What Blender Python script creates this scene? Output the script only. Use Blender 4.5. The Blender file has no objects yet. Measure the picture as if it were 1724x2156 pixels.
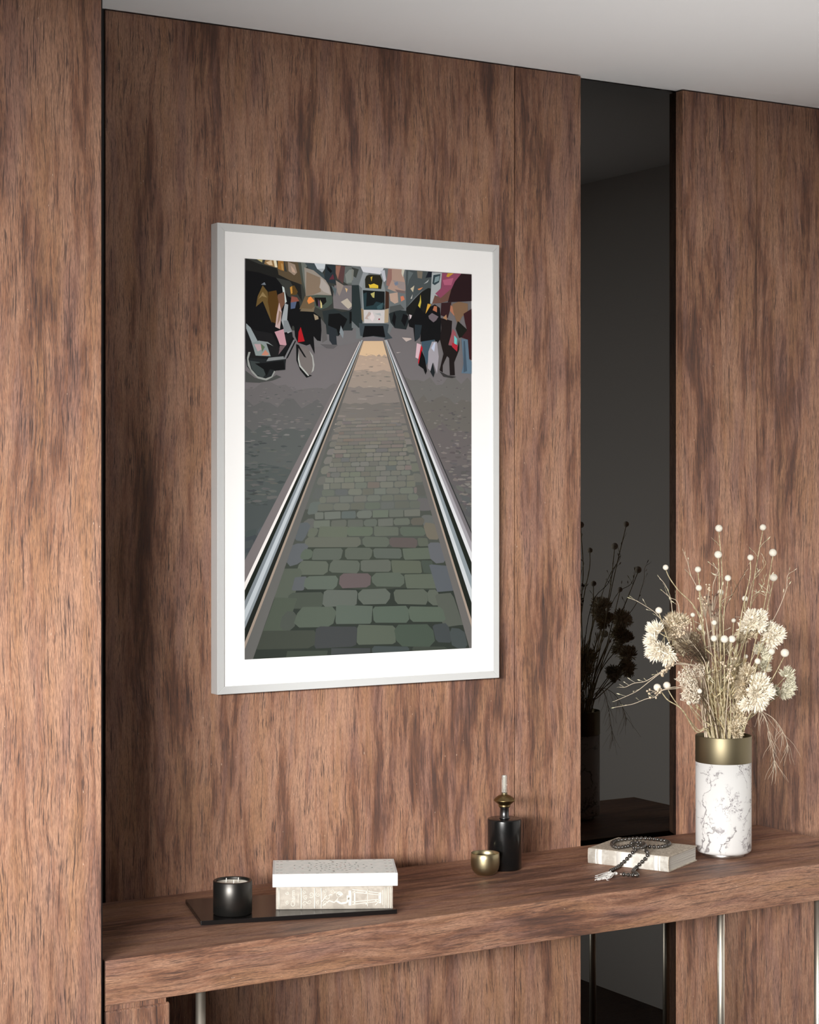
import bpy, bmesh, math, random
from mathutils import Vector, Matrix
C = bpy.context.scene.collection
PI = math.pi
H = 1.59            # eye height above the floor
FX, PCX, PHY = 4001.0, 862.0, 1035.0      # focal length, centre column and horizon row of a 1724 x 2156 frame
YAW = math.atan(4001.0/6638.0)
D = 3.693           # distance of the camera from the panelled wall (wall face is y = 0)
S_, C_ = math.sin(YAW), math.cos(YAW)

# ------------------------------------------------------------------ measuring helpers
def ray(px, py):
    u = (px-PCX)/FX; v = (PHY-py)/FX
    return (S_+u*C_, C_-u*S_, v)
def at_y(px, py, y):
    r = ray(px, py); k = (D+y)/r[1]
    return Vector((k*r[0], y, H+k*r[2]))
def at_z(px, py, z):
    r = ray(px, py); k = (z-H)/r[2]
    return Vector((k*r[0], k*r[1]-D, z))
def at_d(px, py, Z):
    r = ray(px, py)
    return Vector((Z*r[0], Z*r[1]-D, H+Z*r[2]))

# ------------------------------------------------------------------ object helpers
def link(o, parent=None):
    C.objects.link(o)
    if parent is not None:
        o.parent = parent
    return o
def tag(o, label=None, cat=None, group=None, kind=None):
    if label: o['label'] = label
    if cat: o['category'] = cat
    if group: o['group'] = group
    if kind: o['kind'] = kind
    return o
def thing(name, loc, label, cat, group=None, rz=0.0):
    o = bpy.data.objects.new(name, None); link(o)
    o.empty_display_size = .02
    o.location = loc; o.rotation_euler = (0, 0, rz)
    return tag(o, label, cat, group)
class MB:
    def __init__(s): s.v = []; s.f = []; s.sm = []; s.col = []
    def add(s, vs, fs, smooth=False, col=None):
        n = len(s.v); s.v += [tuple(v) for v in vs]
        for f in fs:
            s.f.append(tuple(i+n for i in f)); s.sm.append(smooth); s.col.append(col)
        return s
    def box(s, a, b):
        x0, y0, z0 = a; x1, y1, z1 = b
        return s.add([(x0,y0,z0),(x1,y0,z0),(x1,y1,z0),(x0,y1,z0),(x0,y0,z1),(x1,y0,z1),(x1,y1,z1),(x0,y1,z1)],
              [(0,3,2,1),(4,5,6,7),(0,1,5,4),(1,2,6,5),(2,3,7,6),(3,0,4,7)])
    def lathe(s, prof, n=48, c=(0,0), closed=True):
        k = len(prof); vs = []; fs = []
        for i in range(n):
            a = 2*PI*i/n
            for r, z in prof: vs.append((c[0]+r*math.cos(a), c[1]+r*math.sin(a), z))
        for i in range(n):
            j = (i+1) % n
            for m in range(k-1):
                fs.append((i*k+m, j*k+m, j*k+m+1, i*k+m+1))
        return s.add(vs, fs, True)
    def tube(s, pts, r, n=6, smooth=True):
        pts = [Vector(p) for p in pts]; m = len(pts)
        rs = r if isinstance(r, (list, tuple)) else [r]*m
        vs = []; fs = []; prev = None
        for i, p in enumerate(pts):
            t = (pts[min(i+1, m-1)]-pts[max(i-1, 0)])
            if t.length < 1e-9: t = Vector((0,0,1))
            t.normalize()
            if prev is None:
                a = Vector((0,0,1)) if abs(t.z) < .9 else Vector((1,0,0))
                u = t.cross(a).normalized()
            else:
                u = (prev - t*prev.dot(t)).normalized()
            prev = u; w = t.cross(u)
            for k in range(n):
                a = 2*PI*k/n
                vs.append(p + (u*math.cos(a)+w*math.sin(a))*rs[i])
        for i in range(m-1):
            for k in range(n):
                l = (k+1) % n
                fs.append((i*n+k, i*n+l, (i+1)*n+l, (i+1)*n+k))
        fs.append(tuple(range(n-1, -1, -1))); fs.append(tuple((m-1)*n+k for k in range(n)))
        return s.add(vs, fs, smooth)
    def ball(s, c, r, nu=14, nv=9, sc=(1,1,1), bump=0, rng=None):
        vs = [(c[0], c[1], c[2]-r*sc[2])]
        for j in range(1, nv):
            t = PI*j/nv
            for i in range(nu):
                a = 2*PI*i/nu
                q = r*(1+(rng.uniform(-bump, bump) if rng else 0))
                vs.append((c[0]+q*sc[0]*math.sin(t)*math.cos(a), c[1]+q*sc[1]*math.sin(t)*math.sin(a), c[2]-q*sc[2]*math.cos(t)))
        vs.append((c[0], c[1], c[2]+r*sc[2])); fs = []
        for i in range(nu):
            k = (i+1) % nu
            fs.append((0, 1+k, 1+i))
            for j in range(nv-2):
                fs.append((1+j*nu+i, 1+j*nu+k, 1+(j+1)*nu+k, 1+(j+1)*nu+i))
            fs.append((1+(nv-2)*nu+i, 1+(nv-2)*nu+k, len(vs)-1))
        return s.add(vs, fs, True)
    def build(s, name, mat, parent=None, loc=None, bevel=0, seg=2, fix=True):
        me = bpy.data.meshes.new(name)
        v = s.v
        if loc is not None:
            v = [(a-loc[0], b-loc[1], c-loc[2]) for a, b, c in v]
        me.from_pydata(v, [], s.f); me.update()
        me.polygons.foreach_set('use_smooth', s.sm)
        mats = mat if isinstance(mat, (list, tuple)) else [mat]
        for m in mats: me.materials.append(m)
        if fix:
            bm = bmesh.new(); bm.from_mesh(me)
            bmesh.ops.recalc_face_normals(bm, faces=bm.faces)
            bm.to_mesh(me); bm.free()
        o = bpy.data.objects.new(name, me); link(o, parent)
        if loc is not None: o.location = loc
        if bevel:
            b = o.modifiers.new('bevel', 'BEVEL'); b.width = bevel; b.segments = seg
            b.limit_method = 'ANGLE'; b.angle_limit = math.radians(40)
        return o
def smooth_path(pts, n=6):
    pts = [Vector(p) for p in pts]
    P = [pts[0]*2-pts[1]] + pts + [pts[-1]*2-pts[-2]]; out = []
    for i in range(1, len(P)-2):
        for k in range(n):
            t = k/n; a, b, c, d = P[i-1], P[i], P[i+1], P[i+2]
            out.append(.5*((2*b)+(c-a)*t+(2*a-5*b+4*c-d)*t*t+(3*b-a-3*c+d)*t**3))
    out.append(pts[-1]); return out
def srgb(r, g, b):
    f = lambda c: (c/255/12.92) if c/255 <= .04045 else ((c/255+.055)/1.055)**2.4
    return (f(r), f(g), f(b), 1)

# ------------------------------------------------------------------ materials
def mat(name, col, rough=.5, metal=0, spec=.5, coat=0, trans=0, ior=1.5):
    m = bpy.data.materials.new(name); m.use_nodes = True
    b = m.node_tree.nodes['Principled BSDF']
    b.inputs['Base Color'].default_value = col; b.inputs['Roughness'].default_value = rough
    b.inputs['Metallic'].default_value = metal; b.inputs['Specular IOR Level'].default_value = spec
    b.inputs['Coat Weight'].default_value = coat; b.inputs['Transmission Weight'].default_value = trans
    b.inputs['IOR'].default_value = ior
    return m
class G:
    def __init__(s, m): s.t = m.node_tree; s.b = s.t.nodes['Principled BSDF']
    def n(s, typ, **kw):
        x = s.t.nodes.new(typ)
        for k, v in kw.items(): setattr(x, k, v)
        return x
    def l(s, a, b): s.t.links.new(a, b)
    def math(s, op, a, b=None, c=None, clamp=False):
        x = s.n('ShaderNodeMath', operation=op, use_clamp=clamp)
        for i, v in enumerate((a, b, c)):
            if v is None: continue
            if isinstance(v, (int, float)): x.inputs[i].default_value = v
            else: s.l(v, x.inputs[i])
        return x.outputs[0]
    def noise(s, vec, scale, detail=2, rough=.5, dist=0):
        mp = s.n('ShaderNodeVectorMath', operation='MULTIPLY'); s.l(vec, mp.inputs[0]); mp.inputs[1].default_value = scale
        x = s.n('ShaderNodeTexNoise'); s.l(mp.outputs[0], x.inputs['Vector'])
        x.inputs['Scale'].default_value = 1; x.inputs['Detail'].default_value = detail
        x.inputs['Roughness'].default_value = rough; x.inputs['Distortion'].default_value = dist
        return x.outputs[0]
    def ramp(s, v, a, b, lo=0., hi=1.):
        x = s.n('ShaderNodeMapRange', interpolation_type='SMOOTHSTEP'); s.l(v, x.inputs[0])
        for i, q in enumerate((a, b, lo, hi)): x.inputs[i+1].default_value = q
        return x.outputs[0]
    def mix(s, f, a, b, mode='MIX'):
        x = s.n('ShaderNodeMix', data_type='RGBA', blend_type=mode)
        for i, v in ((0, f), (6, a), (7, b)):
            if isinstance(v, (int, float)): x.inputs[i].default_value = v
            elif isinstance(v, tuple): x.inputs[i].default_value = v
            else: s.l(v, x.inputs[i])
        return x.outputs[2]
def wood(name, seed, along='z', gain=1.0, lights=(.478,.270,.176), rough=.54, coarse=1.0, pore=1.0):
    m = mat(name, (.2,.1,.07,1), rough, 0, .32); g = G(m)
    tc = g.n('ShaderNodeTexCoord'); sep = g.n('ShaderNodeSeparateXYZ'); g.l(tc.outputs['Object'], sep.inputs[0])
    cmb = g.n('ShaderNodeCombineXYZ')
    order = (0,1,2) if along == 'z' else (2,1,0)
    for i, k in enumerate(order): g.l(sep.outputs[k], cmb.inputs[i])
    off = g.n('ShaderNodeVectorMath', operation='ADD'); g.l(cmb.outputs[0], off.inputs[0]); off.inputs[1].default_value = (seed*3.17, seed*1.31, seed*7.7)
    V0 = off.outputs[0]
    w = g.noise(V0, (5, 5, 2.2), 2, .5); w2 = g.noise(V0, (40, 40, 14), 2, .5)
    d = g.math('ADD', g.math('MULTIPLY', g.math('SUBTRACT', w, .5), .05), g.math('MULTIPLY', g.math('SUBTRACT', w2, .5), .006))
    dc = g.n('ShaderNodeCombineXYZ'); g.l(d, dc.inputs[0])
    ad = g.n('ShaderNodeVectorMath', operation='ADD'); g.l(V0, ad.inputs[0]); g.l(dc.outputs[0], ad.inputs[1])
    V = ad.outputs[0]; k = coarse
    big = g.noise(V, (12/k, 12/k, 1.9/k), 4, .6)
    mid = g.noise(V, (60/k, 60/k, 6/k), 3, .65)
    streak = g.noise(V, (150/k, 150/k, 8/k), 2, .6)
    tint = g.noise(V, (26/k, 26/k, 4/k), 2, .5)
    p1 = g.noise(V, (720/k, 720/k, 26/k), 2, .55)
    p2 = g.noise(V, (520/k, 520/k, 11/k), 1.5, .5)
    p3 = g.noise(V, (1000/k, 1000/k, 60/k), 2, .5)
    fine = g.noise(V, (1300/k, 1300/k, 110/k), 2, .6)
    L = tuple(c*gain for c in lights)+(1,)
    M = tuple(c*gain*f for c, f in zip(lights, (.60,.48,.43)))+(1,)
    K = tuple(c*gain*f for c, f in zip(lights, (.19,.18,.21)))+(1,)
    mauve = tuple(c*gain*f for c, f in zip(lights, (.62,.60,.74)))+(1,)
    ochre = tuple(c*gain*f for c, f in zip(lights, (.86,.80,.66)))+(1,)
    tone = g.math('ADD', g.math('MULTIPLY', big, .58), g.math('MULTIPLY', mid, .42))
    c = g.mix(g.ramp(tone, .38, .60), M, L)
    c = g.mix(g.ramp(tint, .50, .66, 0, .6), c, mauve)
    c = g.mix(g.ramp(tint, .46, .34, 0, .6), c, ochre)
    c = g.mix(g.ramp(tone, .50, .34, 0, .88), c, K)
    c = g.mix(g.ramp(streak, .46, .32, 0, .5), c, M)
    c = g.mix(g.ramp(fine, .35, .62, .42, 0.), c, K)
    pm = g.noise(V0, (22, 22, 7), 2, .5)
    th = g.math('MULTIPLY', g.ramp(pm, .32, .62, .30, 1.), pore)
    pa = g.math('MULTIPLY', g.ramp(p1, .44, .36), th); pb = g.math('MULTIPLY', g.ramp(p2, .385, .31), pore)
    pc = g.ramp(p3, .42, .33, 0, .55)
    pr = g.math('MAXIMUM', g.math('MAXIMUM', pa, pb), pc)
    c = g.mix(g.math('MULTIPLY', pr, .84), c, tuple(q*gain for q in (.052,.036,.034))+(1,))
    fl = g.ramp(g.noise(V0, (260, 260, 90), 1, .5), .80, .84)
    c = g.mix(g.math('MULTIPLY', fl, .6), c, (.75,.58,.45,1))
    g.l(c, g.b.inputs['Base Color'])
    bp = g.n('ShaderNodeBump'); bp.inputs['Strength'].default_value = .35; bp.inputs['Distance'].default_value = .0012
    hh = g.math('SUBTRACT', g.math('MULTIPLY', fine, .35), pr); g.l(hh, bp.inputs['Height'])
    g.l(bp.outputs[0], g.b.inputs['Normal'])
    return m
M_panel = [wood('walnut_panel_%d' % i, s) for i, s in enumerate((1.0, 2.3, 3.9, 5.2))]
M_left = wood('walnut_side_panel', 8.4, gain=1.0, coarse=1.2)
M_slab = wood('walnut_tabletop', 6.1, along='x', gain=.98, coarse=.9, pore=.8)
M_cab = wood('walnut_cabinet', 7.7, gain=.95)
M_black = mat('black_lacquer', (.006,.005,.005,1), .45)
M_gap = mat('dark_gap', (.012,.009,.008,1), .8)
M_mirror = mat('black_mirror_glass', (.062,.060,.057,1), .0, 1.0)
M_ceil = mat('ceiling_paint', (.72,.72,.72,1), .85, 0, .2)
M_grey = mat('grey_wall_paint', (.86,.85,.83,1), .9, 0, .2)
M_dark = mat('unseen_wall_bounce_cut', (.16,.15,.14,1), .9, 0, .2)  # unseen walls, made dark to lower the bounced light
M_floor = wood('dark_floor_boards', 11.3, along='x', gain=.25)
M_alu = mat('brushed_aluminium', (.66,.67,.665,1), .42, .15, .5)
M_mat = mat('white_mat_board', (.94,.935,.925,1), .8, 0, .2)
M_brass = mat('satin_brass', (.225,.19,.12,1), .5, 1.0)
M_bronze = mat('dark_brass', (.25,.18,.085,1), .36, 1.0)
M_gold = mat('polished_brass', (.40,.34,.21,1), .36, 1.0)
M_nickel = mat('champagne_metal', (.80,.75,.65,1), .42, 1.0)
M_steel = mat('satin_steel', (.55,.53,.50,1), .3, 1.0)
M_gun = mat('gunmetal', (.10,.10,.10,1), .35, 1.0)
M_bottle = mat('gloss_black_ceramic', (.005,.005,.005,1), .24, 0, .4, .12)
M_pot = mat('black_anodised_pot', (.055,.052,.048,1), .36, .9)
M_tray = mat('black_tray', (.007,.006,.006,1), .24, 0, .32)
M_wax = mat('candle_wax', (.82,.78,.68,1), .5, 0, .4)
M_wick = mat('wick', (.8,.76,.68,1), .9)
M_glass = mat('clear_glass', (.93,.95,.92,1), .03, 0, .5, 0, .85, 1.45)
M_bead = mat('smoky_bead', (.028,.024,.020,1), .12, 0, .8, .8)
M_cord = mat('pale_cord', (.75,.72,.67,1), .8)
M_tassel = mat('white_tassel', (.85,.83,.79,1), .85)
M_paperpages = mat('page_block', (.62,.59,.53,1), .85)
M_pageline = mat('page_line', (.30,.28,.25,1), .9)  # thin darker lines along the page edges
M_white = mat('white_book_cloth', (.74,.735,.725,1), .6, 0, .3)
M_ornate_a = mat('grey_green_ink', srgb(118,124,118), .8)
M_ornate_b = mat('rose_ink', srgb(172,140,135), .8)
M_top_cover = mat('pale_cover_print', srgb(214,216,210), .7)
M_spine = mat('greige_spine', srgb(214,205,192), .65)
M_emboss = mat('ivory_foil', srgb(210,205,194), .6)
M_cover_c = mat('aged_cover', srgb(172,160,145), .75)
M_spine_c = mat('ivory_spine', srgb(222,217,207), .7)
M_band_c = mat('white_band', srgb(226,223,216), .6)
def speck(m, c1, c2, sc, lo=.4, hi=.6):
    g = G(m); tc = g.n('ShaderNodeTexCoord')
    v = g.noise(tc.outputs['Object'], (sc, sc, sc), 3, .6)
    g.l(g.mix(g.ramp(v, lo, hi), c1, c2), g.b.inputs['Base Color'])
    return m
speck(M_cover_c, srgb(204,194,178), srgb(170,159,143), 220)
speck(M_spine_c, srgb(205,201,192), srgb(186,180,170), 60)
speck(M_spine, srgb(174,166,155), srgb(160,152,141), 70)
speck(M_top_cover, srgb(246,246,242), srgb(236,239,235), 90)
def marble():
    m = mat('white_marble', (.85,.84,.82,1), .36, 0, .35); g = G(m)
    tc = g.n('ShaderNodeTexCoord'); o = tc.outputs['Object']
    w = g.n('ShaderNodeTexNoise'); g.l(o, w.inputs['Vector']); w.inputs['Scale'].default_value = 16; w.inputs['Detail'].default_value = 5; w.inputs['Roughness'].default_value = .62
    sb = g.n('ShaderNodeVectorMath', operation='MULTIPLY_ADD'); g.l(w.outputs['Color'], sb.inputs[0]); sb.inputs[1].default_value = (.075,.075,.075); g.l(o, sb.inputs[2])
    v = sb.outputs[0]
    rot = g.n('ShaderNodeMapping'); g.l(v, rot.inputs[0]); rot.inputs['Rotation'].default_value = (.5,.6,.3)
    n1 = g.noise(rot.outputs[0], (9, 12, 13), 1.5, .4)
    a1 = g.math('ABSOLUTE', g.math('SUBTRACT', n1, .5))
    n2 = g.noise(rot.outputs[0], (26, 30, 30), 3, .6)
    a2 = g.math('ABSOLUTE', g.math('SUBTRACT', n2, .52))
    msk = g.ramp(g.noise(o, (18, 18, 15), 2, .5), .46, .60)
    msk1 = g.ramp(g.noise(o, (30, 30, 24), 2, .5), .38, .52)
    v1 = g.math('MULTIPLY', g.ramp(a1, .013, .002), msk1)
    v2 = g.math('MULTIPLY', g.ramp(a2, .016, .002), msk)
    soft = g.math('MULTIPLY', g.ramp(a2, .07, .0, 0, .28), msk)
    c = g.mix(soft, (.66,.65,.635,1), (.36,.33,.34,1))
    c = g.mix(g.math('MULTIPLY', v2, .8), c, (.12,.095,.11,1))
    c = g.mix(g.math('MULTIPLY', v1, .85), c, (.16,.14,.145,1))
    g.l(c, g.b.inputs['Base Color']); return m
M_marble = marble()
M_ball = speck(mat('button_flower', (.8,.78,.7,1), .9, 0, .1), srgb(236,231,218), srgb(214,206,190), 900)
M_stem = speck(mat('dried_stem', (.4,.36,.25,1), .8), srgb(196,184,150), srgb(160,144,110), 120)
M_stem_b = mat('pale_twig', srgb(206,190,168), .8)
M_stem_d = mat('dark_twig', srgb(92,74,56), .8)
M_grass = speck(mat('dried_grass', (.5,.42,.28,1), .8), srgb(205,190,150), srgb(150,128,88), 90)
M_bract = speck(mat('cream_bract', (.8,.76,.68,1), .8, 0, .2), srgb(252,246,232), srgb(232,222,203), 160)
M_bract_b = speck(mat('straw_bract', (.6,.55,.45,1), .8, 0, .2), srgb(232,220,196), srgb(190,172,142), 160)
M_bract_g = speck(mat('sage_bract', (.6,.6,.52,1), .8, 0, .2), srgb(234,229,210), srgb(192,186,162), 160)
M_lace = speck(mat('lace_floret', (.7,.66,.58,1), .85), srgb(240,232,216), srgb(204,190,170), 300)
M_berry = speck(mat('tan_berry', (.6,.5,.4,1), .5), srgb(236,222,200), srgb(190,168,138), 200)
M_berry_d = mat('brown_berry', srgb(112,86,72), .5)
M_leaf = speck(mat('dried_leaf', (.5,.5,.4,1), .8), srgb(212,204,180), srgb(176,172,136), 60)

# ------------------------------------------------------------------ the setting
ZC = H+1.0; ZT = H-.85; TH = .0825
def struct(name, mb, m, bevel=0, parent=None, loc=None):
    o = mb.build(name, m, parent, loc, bevel)
    if parent is None: o['kind'] = 'structure'
    return o
struct('floor', MB().box((-6.8,-5.0,-.1), (3.9,.25,0)), M_floor)
struct('ceiling', MB().box((-6.8,-5.0,ZC), (3.9,.25,ZC+.1)), M_ceil)
wb = struct('wall_back', MB().box((-6.8,.062,0), (3.9,.2,ZC)), M_gap)
for i, (x0, x1) in enumerate(((1.4915,2.5130),(2.5158,2.7055),(3.018,3.2594),(3.2610,3.674))):
    struct('wall_panel', MB().box((x0,0,0), (x1,.0615,ZC-.003)), M_panel[i], .0008, wb)
tr = struct('trim_1', MB().box((1.29,.004,0), (1.4905,.0615,ZC)), M_black)
struct('wall_left', MB().box((-6.8,-.472,0), (1.2935,.06,ZC-.003)), M_left, .002)
struct('added_black_lining', MB().box((1.2936,-.4705,0), (1.2955,.003,ZC-.003)), M_black)  # black lining added to cut light bouncing into the corner
struct('wall_right', MB().box((3.676,-5.0,0), (3.9,.06,ZC)), M_grey)
struct('wall_side', MB().box((-6.8,-5.0,0), (-6.6,-.48,ZC)), M_dark)
WX0, WX1, WZ0, WZ1 = -6.0, -1.35, 1.64, 2.56
f = MB().box((-6.6,-5.0,0), (WX0,-4.85,ZC)).box((WX1,-5.0,0), (3.676,-4.85,ZC)).box((WX0,-5.0,WZ1), (WX1,-4.85,ZC)).box((WX0,-5.0,0), (WX1,-4.85,WZ0))
struct('wall_front', f, M_dark)
f = MB()
for x in (WX0, WX1-.04): f.box((x,-4.95,WZ0), (x+.04,-4.90,WZ1))
f.box((WX0,-4.95,WZ0), (WX1,-4.90,WZ0+.04)).box((WX0,-4.95,WZ1-.04), (WX1,-4.90,WZ1))
struct('window_1', f, M_black)
mi = MB().box((2.69,.026,.02), (3.03,.0612,ZC-.003)).build('wall_mirror', M_mirror)
tag(mi, 'tall narrow black mirror strip recessed between the wood wall panels', 'mirror')

# ------------------------------------------------------------------ console table
con = thing('console_table', (2.28,-.23,0), 'long walnut console table with thick top and slim metal legs', 'table')
cl = Vector((2.28,-.23,0))
MB().box((1.3045,-.463,ZT-TH), (3.266,-.0015,ZT)).build('tabletop', M_slab, con, None, .0016).location = -cl
def par(o, root):     # keep world coordinates used while modelling
    o.location = Vector(o.location)-Vector(root.location); return o
for x, y in ((1.513,-.42),(1.513,-.08),(3.084,-.41),(3.073,-.08)):
    b = MB().lathe([(0,0),(.0095,0),(.0095,ZT-TH),(0,ZT-TH)], 28)
    o = b.build('leg', M_nickel, con); o.location = Vector((x,y,0))-cl
cab = MB().box((1.3045,-.461,.03), (1.4335,-.02,ZT-TH-.0085)).build('cabinet', M_cab, con, None, .006, 3); cab.location = -cl
MB().box((1.3045,-.462,ZT-TH-.0085), (1.4235,-.03,ZT-TH)).build('spacer', M_cab, cab)

# ------------------------------------------------------------------ framed print
FY = -.032
fr = thing('framed_picture', (2.09,0,H-.431), 'large street picture with tram rails in a silver frame with white mat', 'picture')
fx0, fx1, fz0, fz1, fw = 1.7312, 2.4492, H-.431, H+.5705, .0165
def rail(q):   # q: 4 outer/inner corners in x,z ; mitred bar
    b = MB()
    vs = [(x, FY, z) for x, z in q]+[(x, -.0005, z) for x, z in q]
    b.add(vs, [(0,1,2,3),(7,6,5,4),(0,4,5,1),(1,5,6,2),(2,6,7,3),(3,7,4,0)])
    o = b.build('frame_rail', M_alu, fr, None, .0007); par(o, fr)
g_ = .00012
rail([(fx0,fz0),(fx0,fz1),(fx0+fw,fz1-fw-g_),(fx0+fw,fz0+fw+g_)])
rail([(fx1,fz0),(fx1,fz1),(fx1-fw,fz1-fw-g_),(fx1-fw,fz0+fw+g_)])
rail([(fx0,fz1),(fx1,fz1),(fx1-fw-g_,fz1-fw),(fx0+fw+g_,fz1-fw)])
rail([(fx0,fz0),(fx1,fz0),(fx1-fw-g_,fz0+fw),(fx0+fw+g_,fz0+fw)])
par(MB().box((fx0+fw,FY+.004,fz0+fw), (fx1-fw,-.001,fz1-fw)).build('mat_board', M_mat, fr), fr)
# ---- the print: flat colour shapes of a tram street, all on the paper plane
AY = FY+.0037
AR = (517.0, 994.0, 544.0, 1389.0)
ax0, ax1, az0, az1 = 1.797, 2.375, H-.3595, H+.499
SH = []      # (colour, points in frame pixels)
def A_(col, *p): SH.append((col, [(500+p[i]/6.631, 530+p[i+1]/6.631) for i in range(0, len(p), 2)]))
def B_(col, *p): SH.append((col, [(740+p[i]/6.631, 540+p[i+1]/6.631) for i in range(0, len(p), 2)]))
def P_(col, *p): SH.append((col, [(p[i], p[i+1]) for i in range(0, len(p), 2)]))
rng = random.Random(12)
def jit(c, d): 
    k = rng.uniform(-d, d); return tuple(max(0, min(255, q+k+rng.uniform(-2, 2))) for q in c)
def lx(y, a, b): return a+(b-a)*(y-800)/330.0
def jag(col, x0, x1, ytop, ybot, amp, n=16):    # band with a ragged upper edge
    pts = []
    for k in range(n+1):
        pts += [x0+(x1-x0)*k/n, ytop+rng.uniform(-amp, amp)]
    P_(col, *(pts+[x1, ybot, x0, ybot]))
P_((112,108,110), 500,530, 1010,530, 1010,1400, 500,1400)
for c, y in (((104,101,102),815),((94,94,94),850),((84,88,87),905),((76,82,81),985),((70,76,76),1060),((60,66,70),1130)): jag(c, 500, 770, y, 1400, 12)
for c, y in (((104,102,100),800),((100,97,93),840),((98,93,93),900),((90,87,88),985),((80,80,82),1060)): jag(c, 800, 1010, y, 1400, 12)
def fleck(x, y, w, h, col):
    p = []
    for k in range(7):
        a = 2*PI*k/7; p += [x+w*math.cos(a)*rng.uniform(.5,1), y+h*math.sin(a)*rng.uniform(.4,1)]
    P_(col, *p)
for k in range(230):
    y = 815+rng.random()**1.3*250; xl = lx(y, 712, 540); x = rng.uniform(517, max(530, xl-8)); s = (y-700)/110
    fleck(x, y, s*rng.uniform(2.0,5.5), s*rng.uniform(.5,1.3), jit((112,108,107) if rng.random() < .6 else (84,87,86), 6) if y < 930 else jit((88,90,88) if rng.random() < .6 else (64,70,70), 5))
for k in range(170):
    y = 800+rng.random()*270; xr = lx(y, 858, 1003); 
    if xr > 985: continue
    x = rng.uniform(xr+4, 994); s = (y-700)/120
    fleck(x, y, s*rng.uniform(1.5,4.5), s*rng.uniform(.6,1.8), jit((116,111,108) if rng.random() < .5 else (88,85,86), 6))
def stone(x0, x1, y0, y1, col, sk=-.03, skew=0):
    w, h = x1-x0, y1-y0; c = min(w, h)*rng.uniform(.06,.30); q = []
    for x, y in ((x0+c,y0),(x1-c,y0),(x1,y0+c),(x1,y1-c),(x1-c,y1),(x0+c,y1),(x0,y1-c),(x0,y0+c)):
        q += [x+rng.uniform(-.04,.04)*h+skew*(y1-y), y+rng.uniform(-.05,.05)*h+sk*(x-786)]
    P_(col, *q)
# cobbles outside the rails
for rowy, hh_ in ((1050,17),(1072,19),(1096,22),(1124,26),(1156,30)):
    x = 505+rng.uniform(0,14)
    while x < lx(rowy+hh_, 700, 525)-4:
        w = hh_*1.3; stone(x, min(x+w, lx(rowy+hh_,700,528)), rowy, rowy+hh_-3, jit((72,79,80),6), -.25, .3); x += w+3
for rowy, hh_ in ((968,13),(985,15),(1004,17),(1026,20),(1050,24),(1078,28)):
    x = lx(rowy+hh_, 862, 1003)+3
    while x < 996: stone(x, x+hh_*1.3, rowy, rowy+hh_-2.5, jit((88,90,88),6), .3, -.3); x += hh_*1.3+2.5
# setts between the rails
for c, y in (((214,184,150),716),((176,156,140),748),((150,138,128),780),((128,121,116),815),((112,108,104),850),((98,98,95),885),((86,89,85),930),((84,88,84),990),((68,72,67),1075),((54,60,53),1150),((42,48,43),1240)):
    a, b_ = lx(y, 733, 604), lx(y, 836, 936)
    n = 12; pts = []
    for k in range(n+1): pts += [a+(b_-a)*k/n, y+rng.uniform(-3,3)*(1 if y > 720 else .3)]
    P_(c, *(pts+[lx(1400,836,936),1400, lx(1400,733,604),1400]))
for k in range(110):
    y = 740+rng.random()*165; x = rng.uniform(lx(y,740,622), lx(y,828,922)); s = (y-690)/90
    base = (206,180,152) if y < 770 else ((160,146,134) if y < 820 else (134,126,120))
    fleck(x, y, s*rng.uniform(3,9), s*rng.uniform(.4,1.1), jit(base, 14) if rng.random() < .6 else jit((104,102,100), 8))
rows = [(1093,1108),(1075,1090),(1057.5,1072),(1043,1055.5),(1028.5,1041),(1015,1027),(1003.5,1013.5),(992.5,1002),(982,991),(972,980.5),(962.5,970.5),(953.5,961),(945,952),(937,943.5),(929.5,935.5),(922,928),(914.5,920.5),(907.5,913),(900,905.5),(893,898),(886,891),(879,884)]
for i, (y0, y1) in enumerate(rows):
    ym = (y0+y1)/2; h = y1-y0; L0, R0 = lx(ym,737,622), lx(ym,831,926)
    bw = (R0-L0)*.085; t = (ym-880)/500.0
    base = (120-34*min(1,t*2), 115-22*min(1,t*2), 109-24*min(1,t*2))
    if i > 1 or True:
        if i % 2 == 0:
            stone(L0+1, L0+bw, y0-h*.4, y1+h*.45, jit(base if t < .3 else (84,88,86), 6), -.03, .36*.9)
            stone(R0-bw, R0-1, y0-h*.4, y1+h*.45, jit(base if t < .3 else (88,90,88), 6), -.03, -.29*.9)
    w = h*(2.15 if t > .15 else 2.9+(1-t)*1.2); g = h*.13
    x = L0+bw+g*1.2-(w*.55 if i % 2 else 0)+rng.uniform(-.1,.1)*w
    while x < R0-bw-g:
        xa = max(x, L0+bw+g*.6); xb = min(x+w*rng.uniform(.85,1.1), R0-bw-g*.4)
        if xb-xa > h*.45:
            r_ = rng.random(); c = base
            if r_ < .05: c = (base[0]+2, base[1]-5, base[2]-3)
            elif r_ < .10: c = (base[0]-10, base[1]-9, base[2]-4)
            stone(xa, xb, y0, y1, jit(c, 6))
        x = xb+g if xb > x else x+w
g1_, m1_, b1_, d1_, k1_, t1_ = (84,91,82), (88,81,80), (84,88,92), (66,73,65), (60,62,64), (104,100,88)
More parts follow.
